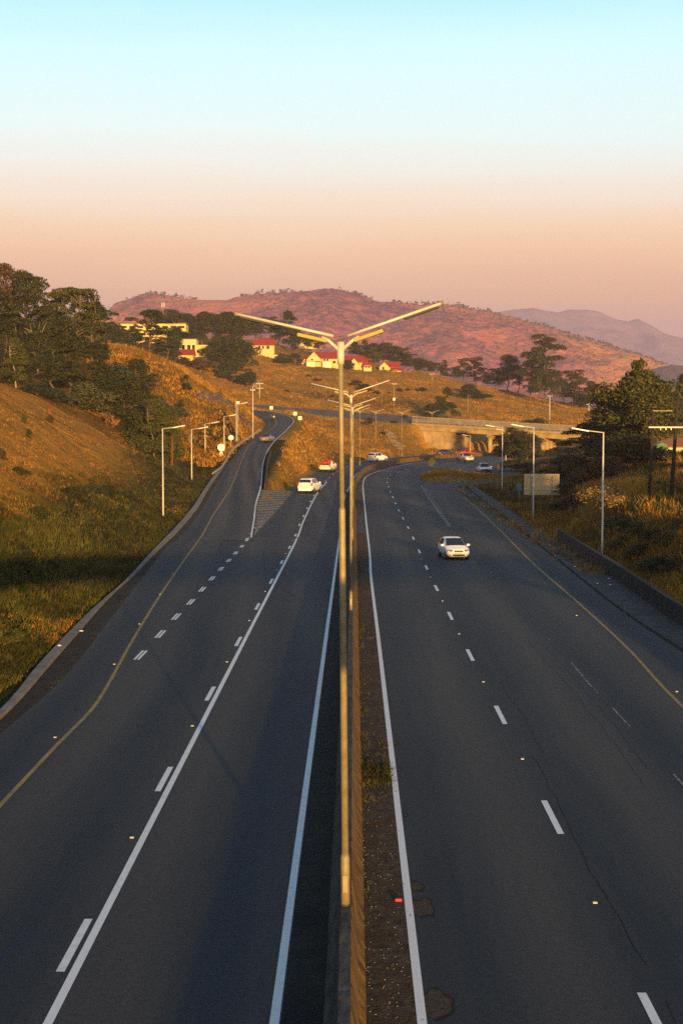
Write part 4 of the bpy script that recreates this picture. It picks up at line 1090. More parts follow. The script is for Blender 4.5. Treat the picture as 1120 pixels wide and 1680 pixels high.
for k in range(700):
    p = gip[rng.integers(0, len(gip))]
    if p.y < 35 or noise.noise((p.y*.25, 4, 2)) < .05: continue
    pts.append((p.x - abs(rng.normal(0, .12)), p.y + rng.uniform(-1, 1), p.z))
blades('gutter_weeds', pts, rng.uniform(.05, .13, len(pts)), .02, L_GRASSG, 'tufts of weeds along the asphalt edges', rng, lean=.7, spread=.08)

# ------------------------------------------------------------------ walls and barrier
bp_ = [W(-.14, y) for y in (-120, -40, 10, 60, 110, 150, 175, 198)] + [p + Vector((-.12, .1, 0)) for p in BASE[1:]]
bpath = catmull(bp_, 2.0)
prof = [(-.33, -.1), (-.33, .08), (-.20, .30), (-.105, .86), (-.09, .88), (.09, .88), (.105, .86), (.20, .30), (.33, .08), (.33, -.1)]
def sweep(path, prof):
    rings = []
    for i, p in enumerate(path):
        t = path[min(i+1, len(path)-1)] - path[max(i-1, 0)]; t.z = 0; t.normalize(); r = Vector((t.y, -t.x, 0))
        rings.append([p + r*a + Vector((0, 0, b)) for a, b in prof])
    return rings
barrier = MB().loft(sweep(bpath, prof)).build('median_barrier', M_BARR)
barrier.data.materials.append(mat('sunlit_barrier_side', (.22, .115, .024), .9, (.05, .028, .009), 2.4, detail=10, lo=.40, hi=.62, bump=.6, bscale=7, stretch=(1.2, 1.2, .30)))  # right face: sunlight put into the ochre colour, with darker streaks
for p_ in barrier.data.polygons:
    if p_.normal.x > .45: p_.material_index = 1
tag(barrier, 'long sloped concrete barrier dividing the two carriageways', 'barrier')
wp = catmull([W(15.0, -20), W(15.0, 30), W(14.95, 64), gp(1011, 954), gp(960, 920), gp(914, 888)], 2.0)
wallr = MB().loft(sweep(wp, [(-.02, -.2), (-.02, .98), (0, 1.0), (.26, 1.0), (.28, .98), (.28, -.2)])).build('retaining_wall', M_CONC_D)
tag(wallr, 'low dark stained concrete wall at the foot of the bank', 'wall')
# white kerb rail on the outside of the ramp
kr_path = catmull([rp(349, 778), rp(362, 769), rp(372, 754), rp(376, 745), rp(385, 735), rp(397, 725), rp(414, 714), rp(427, 705)], 1.5)
krail = MB().loft(sweep(kr_path, [(-.09, -.2), (-.09, .24), (.09, .24), (.09, -.2)])).build('kerb_rail', mat('kerb_paint', (.55, .50, .42), .8, (.25, .2, .15), 1.2))
tag(krail, 'low pale concrete rail along the outer edge of the exit ramp', 'rail')
# drain wall on the island side of the ramp
dr = catmull([rp(428, 800), rp(431, 780), rp(434, 759), rp(439, 744)], 1.5)
drw = MB().loft(sweep(offs(dr, .5), [(-.1, -.3), (-.1, .5), (.1, .5), (.1, -.3)])).build('ramp_wall', M_CONC_D)
tag(drw, 'short dark concrete wall beside the grass along the exit ramp', 'wall')

# ------------------------------------------------------------------ the bridge the photograph is taken from: behind the camera
fb = thing('footbridge', 'concrete footbridge spanning the highway behind the viewpoint', 'bridge', (0, 0, 0))
m_ = MB(); m_.box((0, -2.4, 7.55), (72, 3.2, .4)); m_.build('deck', M_CONC, fb)
m_ = MB(); m_.box((0, -.72, 8.2), (72, .18, .9)); m_.build('parapet', M_CONC, fb)
m_ = MB(); m_.box((0, -4.1, 8.2), (72, .18, .9)); m_.build('parapet', M_CONC, fb)
for x in (-27.5, 31):
    m_ = MB(); m_.box((x, -2.4, 3.4), (.8, 2.0, 7.9)); m_.build('pier', M_CONC, fb)

# ------------------------------------------------------------------ street lamps
def base_pole(t, h, r0, r1, joint, m):
    mb = MB()
    mb.tube([(0,0,0), (0,0,.85), (0,0,.93)], [r0, r0, r0*.8], 14)
    mb.tube([(0,0,.85), (0,0,joint), (0,0,joint+.05)], [r0*.79, r0*.72, r0*.6], 14)
    mb.tube([(0,0,joint), (0,0,h)], [r1, r1*.88], 14)
    mb.build('pole', m, t, True)
    MB().tube([(0,0,0), (0,0,.05)], [r0*1.12, r0*1.1], 14).build('base_plate', M_LAMP_D, t)
def median_lamp(label):
    t = thing('street_lamp', label, 'street lamp', group='double-arm lamps on the median barrier')
    base_pole(t, 9.75, .080, .045, 6.9, M_POLE)
    MB().box((.0, -.083, .42), (.09, .02, .30), None, .008).build('access_door', M_POLE, t)
    mb = MB(); mb.tube([(0,0,9.40), (0,0,9.50), (0,0,9.78)], [.055, .064, .064], 14)
    for s in (-1, 1): mb.tube([(s*.03,0,9.64), (s*.20,0,9.80), (s*.32,0,9.86)], .032, 8)
    mb.build('collar', M_LAMP, t, True)
    for s in (-1, 1):
        a, b = Vector((s*.12, 0, 9.88)), Vector((s*(1.73 if s > 0 else 1.77), 0, 10.42 if s > 0 else 10.27))
        d = (b-a).normalized(); rot = d.to_track_quat('X', 'Z').to_matrix() 
        arm = MB().tube([a, a.lerp(b, .3), b], .027, 8).build('arm', M_LAMP, t, True)
        MB().tube([b - d*.02, b + d*.02], .038, 8).build('end_cap', M_POLE, arm)
        c = a.lerp(b, .19) + Vector((s*.05, 0, -.10)); 
        MB().box(c, (.52, .10, .062), rot, .02).build('lamp_trough', M_TROUGH, t)
        c2 = a.lerp(b, .78) + Vector((0, 0, -.045))
        lh = MB().box(c2, (.62, .13, .035), rot, .015).build('lamp_head', M_LAMP_D, t)
    return t
ml_spots = [W(-.15, 24.5, .86), W(-.15, 64.6, .86), W(-.15, 104.5, .86), W(-.15, 144.5, .86), W(-.15, 184, .86)]
ml_labels = ['galvanised double-arm lamp nearest the viewpoint, tallest in the picture', 'double-arm lamp on the barrier directly behind the tallest lamp', 'double-arm lamp on the barrier, third in line from the viewpoint', 'double-arm lamp on the barrier, fourth in line from the viewpoint', 'double-arm lamp on the barrier, last before the road bends']
L0 = median_lamp(ml_labels[0]); L0.location = ml_spots[0]
L0.rotation_euler = (0, R(-.5), R(-1))
for p, lb in zip(ml_spots[1:], ml_labels[1:]): dup(L0, p, 0, lb)
bend = [(590, 772, 'double-arm lamp where the barrier begins to bend'), (616, 763, 'double-arm lamp on the bend beside the white pickup'), (659, 755, 'double-arm lamp on the bend in front of the rocky bank'), (708, 752, 'double-arm lamp on the bend in front of the bridge abutment')]
for u, v, lb in bend:
    p = gp(u, v); dup(L0, p + Vector((0, 0, .8)), R(-8), lb)
def single_lamp(label, group, h, arm, right):
    t = thing('street_lamp', label, 'street lamp', group=group)
    mb = MB(); mb.tube([(0,0,0), (0,0,1.2), (0,0,h)], [.085, .075, .05], 10); mb.build('pole', M_POLE_W, t, True)
    s = 1 if right else -1
    ar = MB().tube([(0,0,h-.03), (s*arm*.5,0,h+.10), (s*arm*.55, 0, h+.12)], .035, 8).build('arm', M_POLE_W, t, True)
    d = Vector((s*arm*.55, 0, .22)).normalized(); rot = d.to_track_quat('X', 'Z').to_matrix()
    MB().box((s*arm*.74, 0, h+.18), (arm*.55, .24, .09), rot, .03).build('lamp_head', M_SIGN, t)
    return t
gL, gR = 'single-arm lamps along the exit lane', 'single-arm lamps along the right verge'
def lamp_at(u, v, Y, vtop, arm, right, label, group):
    b = at(u, v, Y); h = at(u, vtop, Y).z - b.z
    z = gh(b.x, Y); z = min(z, b.z) if abs(z - b.z) < 1.5 else z
    t = single_lamp(label, group, h + b.z - z, arm, right); t.location = (b.x, Y, z); return t
lamp_at(268, 853, 136, 703, 2.1, True, 'pale single-arm lamp at the foot of the bank, nearest on the exit lane', gL)
lamp_at(315, 818, 181, 704, 2.1, True, 'pale single-arm lamp, second along the exit lane', gL)
lamp_at(337, 787, 217, 695, 2.1, True, 'pale single-arm lamp, third along the exit lane', gL)
lamp_at(368, 742, 228, 683, 1.9, True, 'pale single-arm lamp behind the round and triangle signs', gL)
lamp_at(388, 726, 246, 663, 1.9, True, 'pale single-arm lamp with a small square sign above the ramp', gL)
lamp_at(987, 906, 100, 709, 2.2, False, 'pale single-arm lamp behind the end of the low wall', gR)
lamp_at(874, 845, 141, 701, 2.2, False, 'pale single-arm lamp in front of the large blank sign', gR)
lamp_at(823, 808, 187, 701, 2.2, False, 'pale single-arm lamp at the tip of the verge before the bridge', gR)
lamp_at(829, 772, 300, 706, 2.0, False, 'thin lamp post beside the trees before the bridge', gR)
lamp_at(771, 752, 352, 715, 2.0, False, 'thin lamp post in front of the dark bridge opening', gR)

# ------------------------------------------------------------------ signs
def disc(mb, c, r, th=.03, n=28):
    ring = [Vector((math.cos(2*math.pi*k/n)*r, 0, math.sin(2*math.pi*k/n)*r)) + Vector(c) for k in range(n)]
    mb.prism(ring, (0, th, 0))
p = at(363, 748, 222); zb = gh(p.x, 222)
t = thing('road_sign', 'white round disc above a white triangle on twin posts', 'road sign', (p.x, 222, zb))
zt, zc = at(363, 753, 222).z - zb, at(363, 734, 222).z - zb
for s in (-.22, .22): MB().tube([(s, .06, 0), (s, .06, zc)], .035, 8).build('post', M_POLE_W, t, True)
mb = MB(); disc(mb, (0, 0, zc), .57); mb.build('disc_plate', M_SIGN, t)
mb = MB(); mb.prism([(-.66, 0, zt+.05), (.66, 0, zt+.05), (.12, 0, zt+1.14), (-.12, 0, zt+1.14)], (0, .03, 0)); mb.build('triangle_plate', M_SIGN, t)
p = at(379, 722, 236); zb = gh(p.x, 236)
t = thing('road_sign', 'single white round disc on one post beyond the triangle sign', 'road sign', (p.x, 236, zb))
zc = at(379, 718, 236).z - zb
MB().tube([(0, .06, 0), (0, .06, zc)], .035, 8).build('post', M_POLE_W, t, True)
mb = MB(); disc(mb, (0, 0, zc), .42); mb.build('disc_plate', M_SIGN, t)
for u, v, Y, lb in [(388, 661, 247, 'small pale square marker plate high beside a lamp post'), (445, 669, 352, 'small pale square marker at the top of the ramp bend'), (484, 679, 332, 'small pale square marker above the ramp bend'), (492, 688, 318, 'small pale square marker lowest beside the ramp bend')]:
    p = at(u, v, Y); zb = gh(p.x, Y); h = max(p.z - zb, 1.0)
    t = thing('marker_sign', lb, 'road sign', (p.x + (.25 if Y == 247 else 0), Y, zb), 0, 'square bend markers')
    MB().tube([(0, .06, 0), (0, .06, h)], .03, 8).build('post', M_POLE_W, t, True)
    w_ = .55 if Y < 300 else .8
    MB().box((0, 0, h), (w_, .03, w_), None, .012).build('plate', mat('marker_plate', (.85, .80, .55), .4), t)
p = at(708, 770, 255); zb = gp(708, 776).z + .4
t = thing('warning_sign', 'yellow diamond sign standing on the traffic island', 'road sign', (*gp(708, 776).xy, zb))
hc = at(708, 758, gp(708, 776).y).z - zb
MB().tube([(0, .05, -.3), (0, .05, hc+.5)], .04, 8).build('post', M_POLE, t, True)
dd_ = 8.5 * gp(708, 776).y / FPX
mb = MB(); mb.prism([(-dd_*.85, 0, hc), (0, 0, hc-dd_), (dd_*.85, 0, hc), (0, 0, hc+dd_)], (0, .03, 0)); mb.build('diamond_plate', M_SIGN_YEL, t)
# large sign seen from behind
Y = 146; p = at(888, 795, Y); zb = gh(p.x, Y)
t = thing('direction_sign', 'large blank tan back of a road sign on two posts', 'road sign', (p.x, Y, zb))
z0, z1 = at(888, 812, Y).z - zb, at(888, 777.5, Y).z - zb; hw = 29 * Y / FPX
MB().box((0, 0, (z0+z1)/2), (2*hw, .05, z1-z0), None, .015).build('panel', M_SIGN_BACK, t)
for s in (-.58, .58):
    po = MB().tube([(s*hw, -.06, 0), (s*hw, -.06, z1-.25)], .05, 8).build('post', M_POLE, t, True)
for zz in (z0+.5, z1-.5): MB().box((0, -.035, zz), (2*hw*.94, .03, .07)).build('rail', M_SIGN_BACK, t)
Y = 152; p = at(851, 800, Y); zb = gh(p.x, Y)
t = thing('small_sign', 'small bluish plate on a post left of the large blank sign', 'road sign', (p.x, Y, zb))
MB().tube([(0, .05, 0), (0, .05, at(851, 796, Y).z-zb)], .035, 8).build('post', M_POLE, t, True)
MB().box((0, 0, at(851, 799, Y).z - zb), (.58, .03, .85), None, .01).build('plate', M_SIGN_BLUE, t)

# ------------------------------------------------------------------ utility poles and wires
def upole(u, v, Y, vt, label, r=.13, m=M_WOOD, cross=None, group=None, lean=0):
    p = at(u, v, Y); z = gh(p.x, Y); h = at(u, vt, Y).z - z
    t = thing('utility_pole', label, 'utility pole', (p.x, Y, z - .1), 0, group)
    MB().tube([(0,0,0), (lean*h*.5, 0, h*.5), (lean*h,0,h+.1)], [r, r*.88, r*.72], 10).build('pole', m, t, True)
    for zf, w in cross or []:
        c = MB().box((lean*h*zf, -r-.03, h*zf), (w, .09, .11)).build('crossarm', M_POLE_W, t)
        for s in (-.42, .42): MB().tube([(s*w+lean*h*zf, -r-.03, h*zf+.05), (s*w+lean*h*zf, -r-.03, h*zf+.24)], [.05, .03], 8).build('insulator', M_SIGN, c, True)
    return t, Vector((p.x, Y, z + h))
hp1 = at(1065, 822, 111); hp2 = at(1100, 826, 110)
t1, top1 = upole(1064, 822, 111, 672, 'black leaning pole of the twin pole pair, left one', .145, M_WOOD, None, 'twin black poles', .035)
t2, top2 = upole(1100, 826, 110, 655, 'black leaning pole of the twin pole pair, right one', .155, M_WOOD, None, 'twin black poles', .05)
za = at(1090, 701, 110).z
ca_ = thing('crossbeam', 'pale crossbeam with three insulators joining the twin black poles', 'crossbeam', (xat(1089.5, 110), 109.75, za))
MB().box((0, 0, 0), (2.6, .10, .11), None, .01).build('beam', M_POLE_W, ca_)
for s in (-.38, .02, .42): MB().tube([(s, 0, -.03), (s, 0, -.16), (s, 0, -.24)], [.035, .05, .02], 8).build('insulator', M_SIGN, ca_, True)
za = at(1090, 674, 110).z
tag(MB().box((xat(1085, 110), 109.9, za), (1.5, .05, .05)).build('pole_brace', M_POLE, None), 'thin upper brace between the twin black poles', 'brace')
upole(415, 708, 262, 633, 'thin grey utility pole beside the ramp top', .09, M_POLE_W, [(.93, .9)], 'field utility poles')
upole(426, 663, 430, 628, 'utility pole with two crossarms beyond the ramp top', .10, M_POLE_W, [(.97, 2.2), (.68, 2.2)], 'field utility poles')
_, pA = upole(646, 684, 452, 628, 'utility pole with a white box on the golden slope', .11, M_POLE, [(.97, 1.6)], 'field utility poles')
_, pB = upole(708, 648, 560, 613, 'distant utility pole at the edge of the hilltop', .12, M_POLE, [(.97, 1.8)], 'field utility poles')
_, pC = upole(901, 686, 470, 648, 'utility pole in the golden field below the tallest gum', .13, M_POLE_W, [(.97, 1.8)], 'field utility poles')
_, pD = upole(965, 692, 450, 662, 'short utility pole beside the big green tree in the field', .13, M_POLE_W, [(.96, 1.6)], 'field utility poles')
_, pE = upole(788, 655, 540, 630, 'short thin utility pole below the slender gums', .11, M_POLE, None, 'field utility poles')
_, pF = upole(767, 690, 470, 646, 'thin utility pole behind the bridge, left in the field', .09, M_POLE, None, 'field utility poles')
_, pG = upole(784, 692, 470, 665, 'shorter thin utility pole behind the bridge deck', .09, M_POLE, None, 'field utility poles')
upole(626, 668, 470, 638, 'faint thin utility pole on the golden slope behind the lamps', .08, M_POLE, None, 'field utility poles')
upole(283, 770, 186, 716, 'rusty brown wooden pole beside the lamp at the bank foot', .12, mat('rusty_wood', (.16, .06, .03), .9), None, 'field utility poles')
MB().box((pA.x, pA.y - .2, at(645, 655, 452).z), (.6, .3, .8), None, .03).build('meter_box', M_SIGN, None)
tag(bpy.data.objects['meter_box'], 'small white box on the utility pole on the golden slope', 'box')
def wire(a, b, sag, label, r=.022):
    n = 18
    pts = [a.lerp(b, k/n) - Vector((0, 0, sag*4*(k/n)*(1-k/n))) for k in range(n+1)]
    tag(MB().tube(pts, r, 4).build('power_line', mat('wire', (.06, .05, .045), .7) if 'wire' not in bpy.data.materials else bpy.data.materials['wire'], None), label, 'power line', 'overhead power lines')
wire(pE, pC, 1.2, 'upper power line sagging across the golden field to the gums', .035)
wire(pC, pD, .6, 'power line between the two field poles by the big green tree', .035)
wire(pE - Vector((0, 0, .9)), pC - Vector((0, 0, .9)), 1.3, 'lower power line sagging across the golden field', .035)
wire(pC, top2, 6, 'long power line running down to the twin black poles', .03)
wire(pB, pE, 1.0, 'power line along the hilltop edge to the slender gums', .035)
wire(at(240, 512, 330), at(560, 552, 540), 3, 'upper power line in front of the wood by the yellow wall', .03)
wire(at(240, 522, 330), at(560, 560, 540), 3, 'lower power line in front of the wood by the yellow wall', .03)
# telecom mast
p = at(268, 540, 520); zb = gh(p.x, 520)
t = thing('telecom_mast', 'slim mast with pale antenna panels above the trees', 'mast', (p.x, 520, zb))
zt = at(268, 497, 520).z - zb
MB().tube([(0,0,0), (0,0,zt)], [.22, .12], 8).build('pole', M_POLE, t, True)
for s in (-.45, .1, .5): MB().box((s, -.2, zt-.75), (.20, .15, 1.7), None, .03).build('antenna_panel', M_POLE_W, t)

# ------------------------------------------------------------------ overpass bridge
PB0, PB1 = at(688, 690, 399), at(960, 706, 374)      # along the deck top
def bpnt(f): return PB0.lerp(PB1, f)
dirb = (PB1 - PB0); dirh = Vector((dirb.x, dirb.y, 0)).normalized(); nrm = Vector((dirh.y, -dirh.x, 0))   # towards the camera
br = thing('overpass_bridge', 'concrete road bridge crossing the highway below the golden field', 'bridge', (0, 0, 0))
def slab(d0, d1, z0, z1, f0=0, f1=1, n=1):
    mb = MB(); rings = []
    for k in range(n+1):
        f = f0 + (f1-f0)*k/n; p = bpnt(f)
        rings.append([p + nrm*d0 + Vector((0,0,z0)), p + nrm*d1 + Vector((0,0,z0)), p + nrm*d1 + Vector((0,0,z1)), p + nrm*d0 + Vector((0,0,z1))])
    return mb.loft(rings)
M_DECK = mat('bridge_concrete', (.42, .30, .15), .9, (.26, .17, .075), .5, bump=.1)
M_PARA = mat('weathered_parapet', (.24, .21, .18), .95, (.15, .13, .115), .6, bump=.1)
slab(-4.6, 4.6, -1.0, 0).build('deck', M_PARA, br)
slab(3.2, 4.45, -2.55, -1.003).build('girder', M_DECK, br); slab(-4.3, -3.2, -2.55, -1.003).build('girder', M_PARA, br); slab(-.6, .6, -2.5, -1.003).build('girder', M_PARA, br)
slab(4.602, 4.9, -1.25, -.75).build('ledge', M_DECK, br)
slab(4.3, 4.55, .003, .55).build('parapet', M_PARA, br); slab(-4.55, -4.3, .003, .9).build('parapet', M_PARA, br)
slab(4.36, 4.50, 1.02, 1.16).build('handrail', M_DECK, br); slab(4.38, 4.46, .76, .84).build('handrail', M_PARA, br)
mb = MB()
for k in range(46):
    p = bpnt((k+.5)/46) + nrm*4.42; mb.box(p + Vector((0, 0, .8)), (.16, .16, .5))
mb.build('railing_posts', M_PARA, br)
mb = MB()
for k in range(30):
    p = bpnt((k+.5)/30) + nrm*4.62; mb.box(p + Vector((0, 0, -.42)), (1.1, .1, .16), Matrix.Rotation(math.atan2(dirh.y, dirh.x), 3, 'Z'))
mb.build('drain_recess', mat('recess_dark', (.05, .045, .04), 1), br)  # row of small dark blocks along the deck edge
def fcol(u):       # fraction along the bridge at image column u
    lo, hi = 0, 1
    for _ in range(40):
        m = (lo+hi)/2; p = bpnt(m)
        if CX + FPX*p.x/p.y < u: lo = m
        else: hi = m
    return lo
Rz = Matrix.Rotation(math.atan2(dirh.y, dirh.x), 3, 'Z')
# abutment with sloping wing wall
f0, f1 = fcol(705), fcol(756)
pa, pb_ = bpnt(f0), bpnt(f1)
mb = MB()
zb = zroad(390) - .6
fr_ = nrm*4.0
mb.prism([pa + fr_ + Vector((0,0,-2.56)), pb_ + fr_ + Vector((0,0,-2.56)), Vector((pb_.x, pb_.y, zb)) + fr_, Vector((pa.x, pa.y, zb)) + fr_], -nrm*9)
mb.build('abutment', M_DECK, br)
pw = bpnt(fcol(686)) - dirh*2
w0 = pa + nrm*4.1; w1 = pw + nrm*4.6
mb = MB()
mb.prism([w0 + Vector((0,0,-2.4)), w0 - Vector((0,0,9.6)), w1 - Vector((0,0,9.6)), w1 + Vector((0,0,-6.6)), w0.lerp(w1, .3) + Vector((0, 0, -3.3))], -nrm*.6)
mb.build('wing_wall', M_CONC, br)
def pier(u, n=4):
    f = fcol(u); c = bpnt(f)
    zz = gh(c.x, c.y) - .8
    cap = MB().box(c + Vector((0,0,-2.9)), (1.3, 9.4, .7), Rz, .05).build('pier_cap', M_DECK, br)
    for k in range(n):
        q = c + nrm*(3.9 - 7.6*k/(n-1)) + dirh*(.0)
        MB().tube([Vector((q.x, q.y, zz)), Vector((q.x, q.y, c.z-3.2))], .62, 12).build('pier_column', M_DECK, br, True)
pier(813); pier(899)
f0 = fcol(950); p = bpnt(f0)
# embankment seen through the opening: far slope behind, its shade darkened into the earth colour
mb = MB()
q0 = at(742, 748, 425); q1 = at(835, 748, 410)
mb.prism([q0 - Vector((0,0,4)), q1 - Vector((0,0,4)), q1 + Vector((1, 6, 7.0)), q0 + Vector((1, 6, 6.5))], (1, 4, 0))
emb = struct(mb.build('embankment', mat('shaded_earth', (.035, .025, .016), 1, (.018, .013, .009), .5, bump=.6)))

# ------------------------------------------------------------------ houses
def gable(mb, x0, x1, y0, y1, z0, z1, ov=.4, axis='x', th=.15):
    if axis == 'x':
        ym = (y0+y1)/2
        for (ya, sgn) in ((y0-ov, 1), (y1+ov, -1)):
            zl = z0 - ov*(z1-z0)/(ym-y0)
            mb.add([(x0-ov, ya, zl), (x1+ov, ya, zl), (x1+ov, ym, z1), (x0-ov, ym, z1), (x0-ov, ya, zl+th), (x1+ov, ya, zl+th), (x1+ov, ym, z1+th), (x0-ov, ym, z1+th)],
                   [(0,1,2,3), (7,6,5,4), (0,4,5,1), (1,5,6,2), (3,2,6,7), (0,3,7,4)])
    else:
        xm = (x0+x1)/2
        for xa in (x0-ov, x1+ov):
            zl = z0 - ov*(z1-z0)/(xm-x0)
            mb.add([(xa, y0-ov, zl), (xa, y1+ov, zl), (xm, y1+ov, z1), (xm, y0-ov, z1), (xa, y0-ov, zl+th), (xa, y1+ov, zl+th), (xm, y1+ov, z1+th), (xm, y0-ov, z1+th)],
                   [(0,1,2,3), (7,6,5,4), (0,4,5,1), (1,5,6,2), (3,2,6,7), (0,3,7,4)])
def gwall(mb, x0, x1, y0, y1, h, zr, axis):
    if axis == 'x':
        ym = (y0+y1)/2
        mb.prism([(x0, y0, -2.5), (x0, y1, -2.5), (x0, y1, h), (x0, ym, zr), (x0, y0, h)], (x1-x0, 0, 0))
    else:
        xm = (x0+x1)/2
        mb.prism([(x0, y0, -2.5), (x1, y0, -2.5), (x1, y0, h), (xm, y0, zr), (x0, y0, h)], (0, y1-y0, 0))
def window(parent, x, y, z, w, h, m=M_GLASS):
    f = MB().box((x, y-.05, z), (w+.2, .1, h+.2)).build('window', M_TRIM, parent)
    MB().box((x, y-.11, z), (w, .03, h)).build('pane', m, f)
def house(u0, u1, vb, Y, label, wings, wall=M_WALL, roof=M_ROOF, cat='house', name='house', group=None):
    """wings: list of (u0,u1,v_eave,v_ridge,depth0,depth1,axis,[windows (u,v,w,h)])"""
    x0 = xat((u0+u1)/2, Y); zb = gh(x0, Y); zref = at((u0+u1)/2, vb, Y).z
    t = thing(name, label, cat, (x0, Y, zref), 0, group)
    k = Y / FPX
    for (a, b, ve, vr, d0, d1, ax, wins) in wings:
        xa, xb = (a - (u0+u1)/2)*k, (b - (u0+u1)/2)*k
        h, zr = (vb-ve)*k, (vb-vr)*k
        mb = MB(); gwall(mb, xa, xb, d0, d1, h, zr - .02, ax); mb.build('wall', wall, t)
        mb = MB(); gable(mb, xa, xb, d0, d1, h, zr, .35, ax); mb.build('roof', roof, t)
        for (wu, wv, ww, wh) in wins:
            window(t, (wu - (u0+u1)/2)*k, d0, (vb-wv)*k, ww, wh)
    return t
hb = house(498, 556, 604, 572, 'biggest red roofed house with a pale gable and white porch',
      [(503, 527, 590, 577.5, 0, 9, 'y', [(512, 591, 1.0, 1.0)]), (520, 556, 588, 577, 1.0, 11, 'x', [(532, 591, .9, 1.0), (537, 591, .9, 1.0), (548, 594, 1.2, 1.1)]), (495, 505, 594, 588, 2.5, 7, 'y', [(499, 598, .7, .8)])], group='red roofed houses')
for a, b in [(503, 517), (529, 543)]:
    k = 572/FPX; MB().box((((a+b)/2-527)*k, -1.6, 1.2), ((b-a)*k, 1.2, 2.7)).build('porch_wall', M_TRIM, hb)
MB().box(((523-527)*k, -1.9, 2.75), (40*k, 2.2, .15), Matrix.Rotation(R(2), 3, 'Y')).build('porch_roof', M_TRIM, hb)
house(566, 612, 604, 578, 'middle red roofed house right of the tallest lamp pole',
      [(573, 588, 596, 588, 0, 8, 'y', [(580, 598, 1.0, 1.1)]), (562, 608, 594, 583, 1.5, 11, 'x', [(570, 597, .9, .9)]), (596, 609, 601, 595, -1.5, 4, 'x', [(600, 602, .9, .9), (605, 602, .9, .9)])], group='red roofed houses')
house(622, 658, 610, 584, 'smallest red roofed house, farthest along the hilltop',
      [(622, 638, 602, 594, 0, 8, 'y', [(628, 604, 1.0, 1.0)]), (628, 655, 602, 593, 1.2, 9, 'x', [(645, 605, 1, 1)]), (642, 657, 608, 603.5, -1.5, 4, 'x', [(649, 609, .8, .7)])], group='red roofed houses')
house(413, 450, 576, 585, 'cream house with red verandah roof among dark trees',
      [(415, 450, 566, 557.5, 0, 6, 'x', [(426, 570, 1.0, 1.2), (432, 570, .8, 1.2), (440, 570, 1.2, 1.3)]), (424, 447, 559, 554, 4, 10, 'x', [])], group='red roofed houses')
t = thing('garden_wall', 'white garden wall with a curved pale gable below the cream house', 'wall', (xat(440, 575), 572, at(440, 590, 572).z))
k = 572/FPX
MB().box((0, 0, .3), (34*k, .3, 3.2)).build('wall', M_WALL_W, t)
MB().prism([(-4, -.2, 1.9), (2.2, -.2, 1.9), (1.0, -.2, 3.6), (-1.2, -.2, 3.6)], (0, .3, 0)).build('gable', M_WALL_W, t)
t = thing('house', 'yellow walled building behind the orange field and dark trees', 'house', (xat(310, 492), 492, at(310, 582, 492).z))
k = 492/FPX
mb = MB(); mb.box((-10*k, 4, 1.2), (46*k, 8, 8.2)); mb.build('wall', M_WALL_W, t)
MB().box((22*k, 3, .2), (22*k, 7, 6.2)).build('wing', M_WALL, t)
MB().box((-10*k, 4, 5.4), (48*k, 8.6, .3)).build('roof', M_ROOF_G, t)
for s in (-26, -17, -8, 1, 9): window(t, s*k, 0, 2.6, 1.1, 1.5)
for s in (16, 24): window(t, s*k, -.5, 1.2, .9, 1.2)
t = thing('house', 'small yellow walled house half hidden below the glowing flats', 'house', (xat(294, 470), 470, at(294, 596, 470).z))
k = 470/FPX
gw = MB(); gwall(gw, -4.0, 4.6, 0, 7, 2.8, 4.6, 'x'); gw.build('wall', M_WALL, t)
gb = MB(); gable(gb, -4.0, 4.6, 0, 7, 2.8, 4.6, .4, 'x'); gb.build('roof', M_ROOF, t)
for s in (-2, 2): window(t, s, 0, 1.5, 1, 1.1)
# stepped flats
t = thing('apartment_block', 'long pale stepped flats glowing in the sun behind the spreading pine', 'building', (xat(232, 455), 455, at(232, 566, 455).z))
k = 455/FPX
for (a, b, v0, v1, d) in [(176, 300, 527, 540, 12), (196, 292, 541, 552, 8), (208, 262, 553, 562, 4)]:
    z0, z1 = (566-v1)*k, (566-v0)*k; xa, xb = (a-232)*k, (b-232)*k
    MB().box(((xa+xb)/2, d+3, (z0+z1)/2), (xb-xa, 8, z1-z0)).build('storey', M_WALL, t)
    MB().box(((xa+xb)/2, d+2.6, z1+.12), (xb-xa+.8, 9, .24)).build('roof_slab', M_ROOF_G, t)
    nw = int((xb-xa)/2.6)
    for q in range(nw): window(t, xa + (q+.5)*(xb-xa)/nw, d-1, (z0+z1)/2 + .1, 1.9, .8)
# yellow hut on the left crest
p = at(128, 560, 262); zb = gh(p.x, 262)
t = thing('house', 'small bright yellow hut beside the crest trees', 'house', (p.x, 262, p.z - 1))
MB().box((0, 2, 1.3), (1.8, 3.5, 3.6)).build('wall', M_WALL, t); MB().box((0, 2, 3.2), (2.3, 4, .2)).build('roof', M_ROOF_G, t); window(t, .1, .25, 1.9, .6, .9)
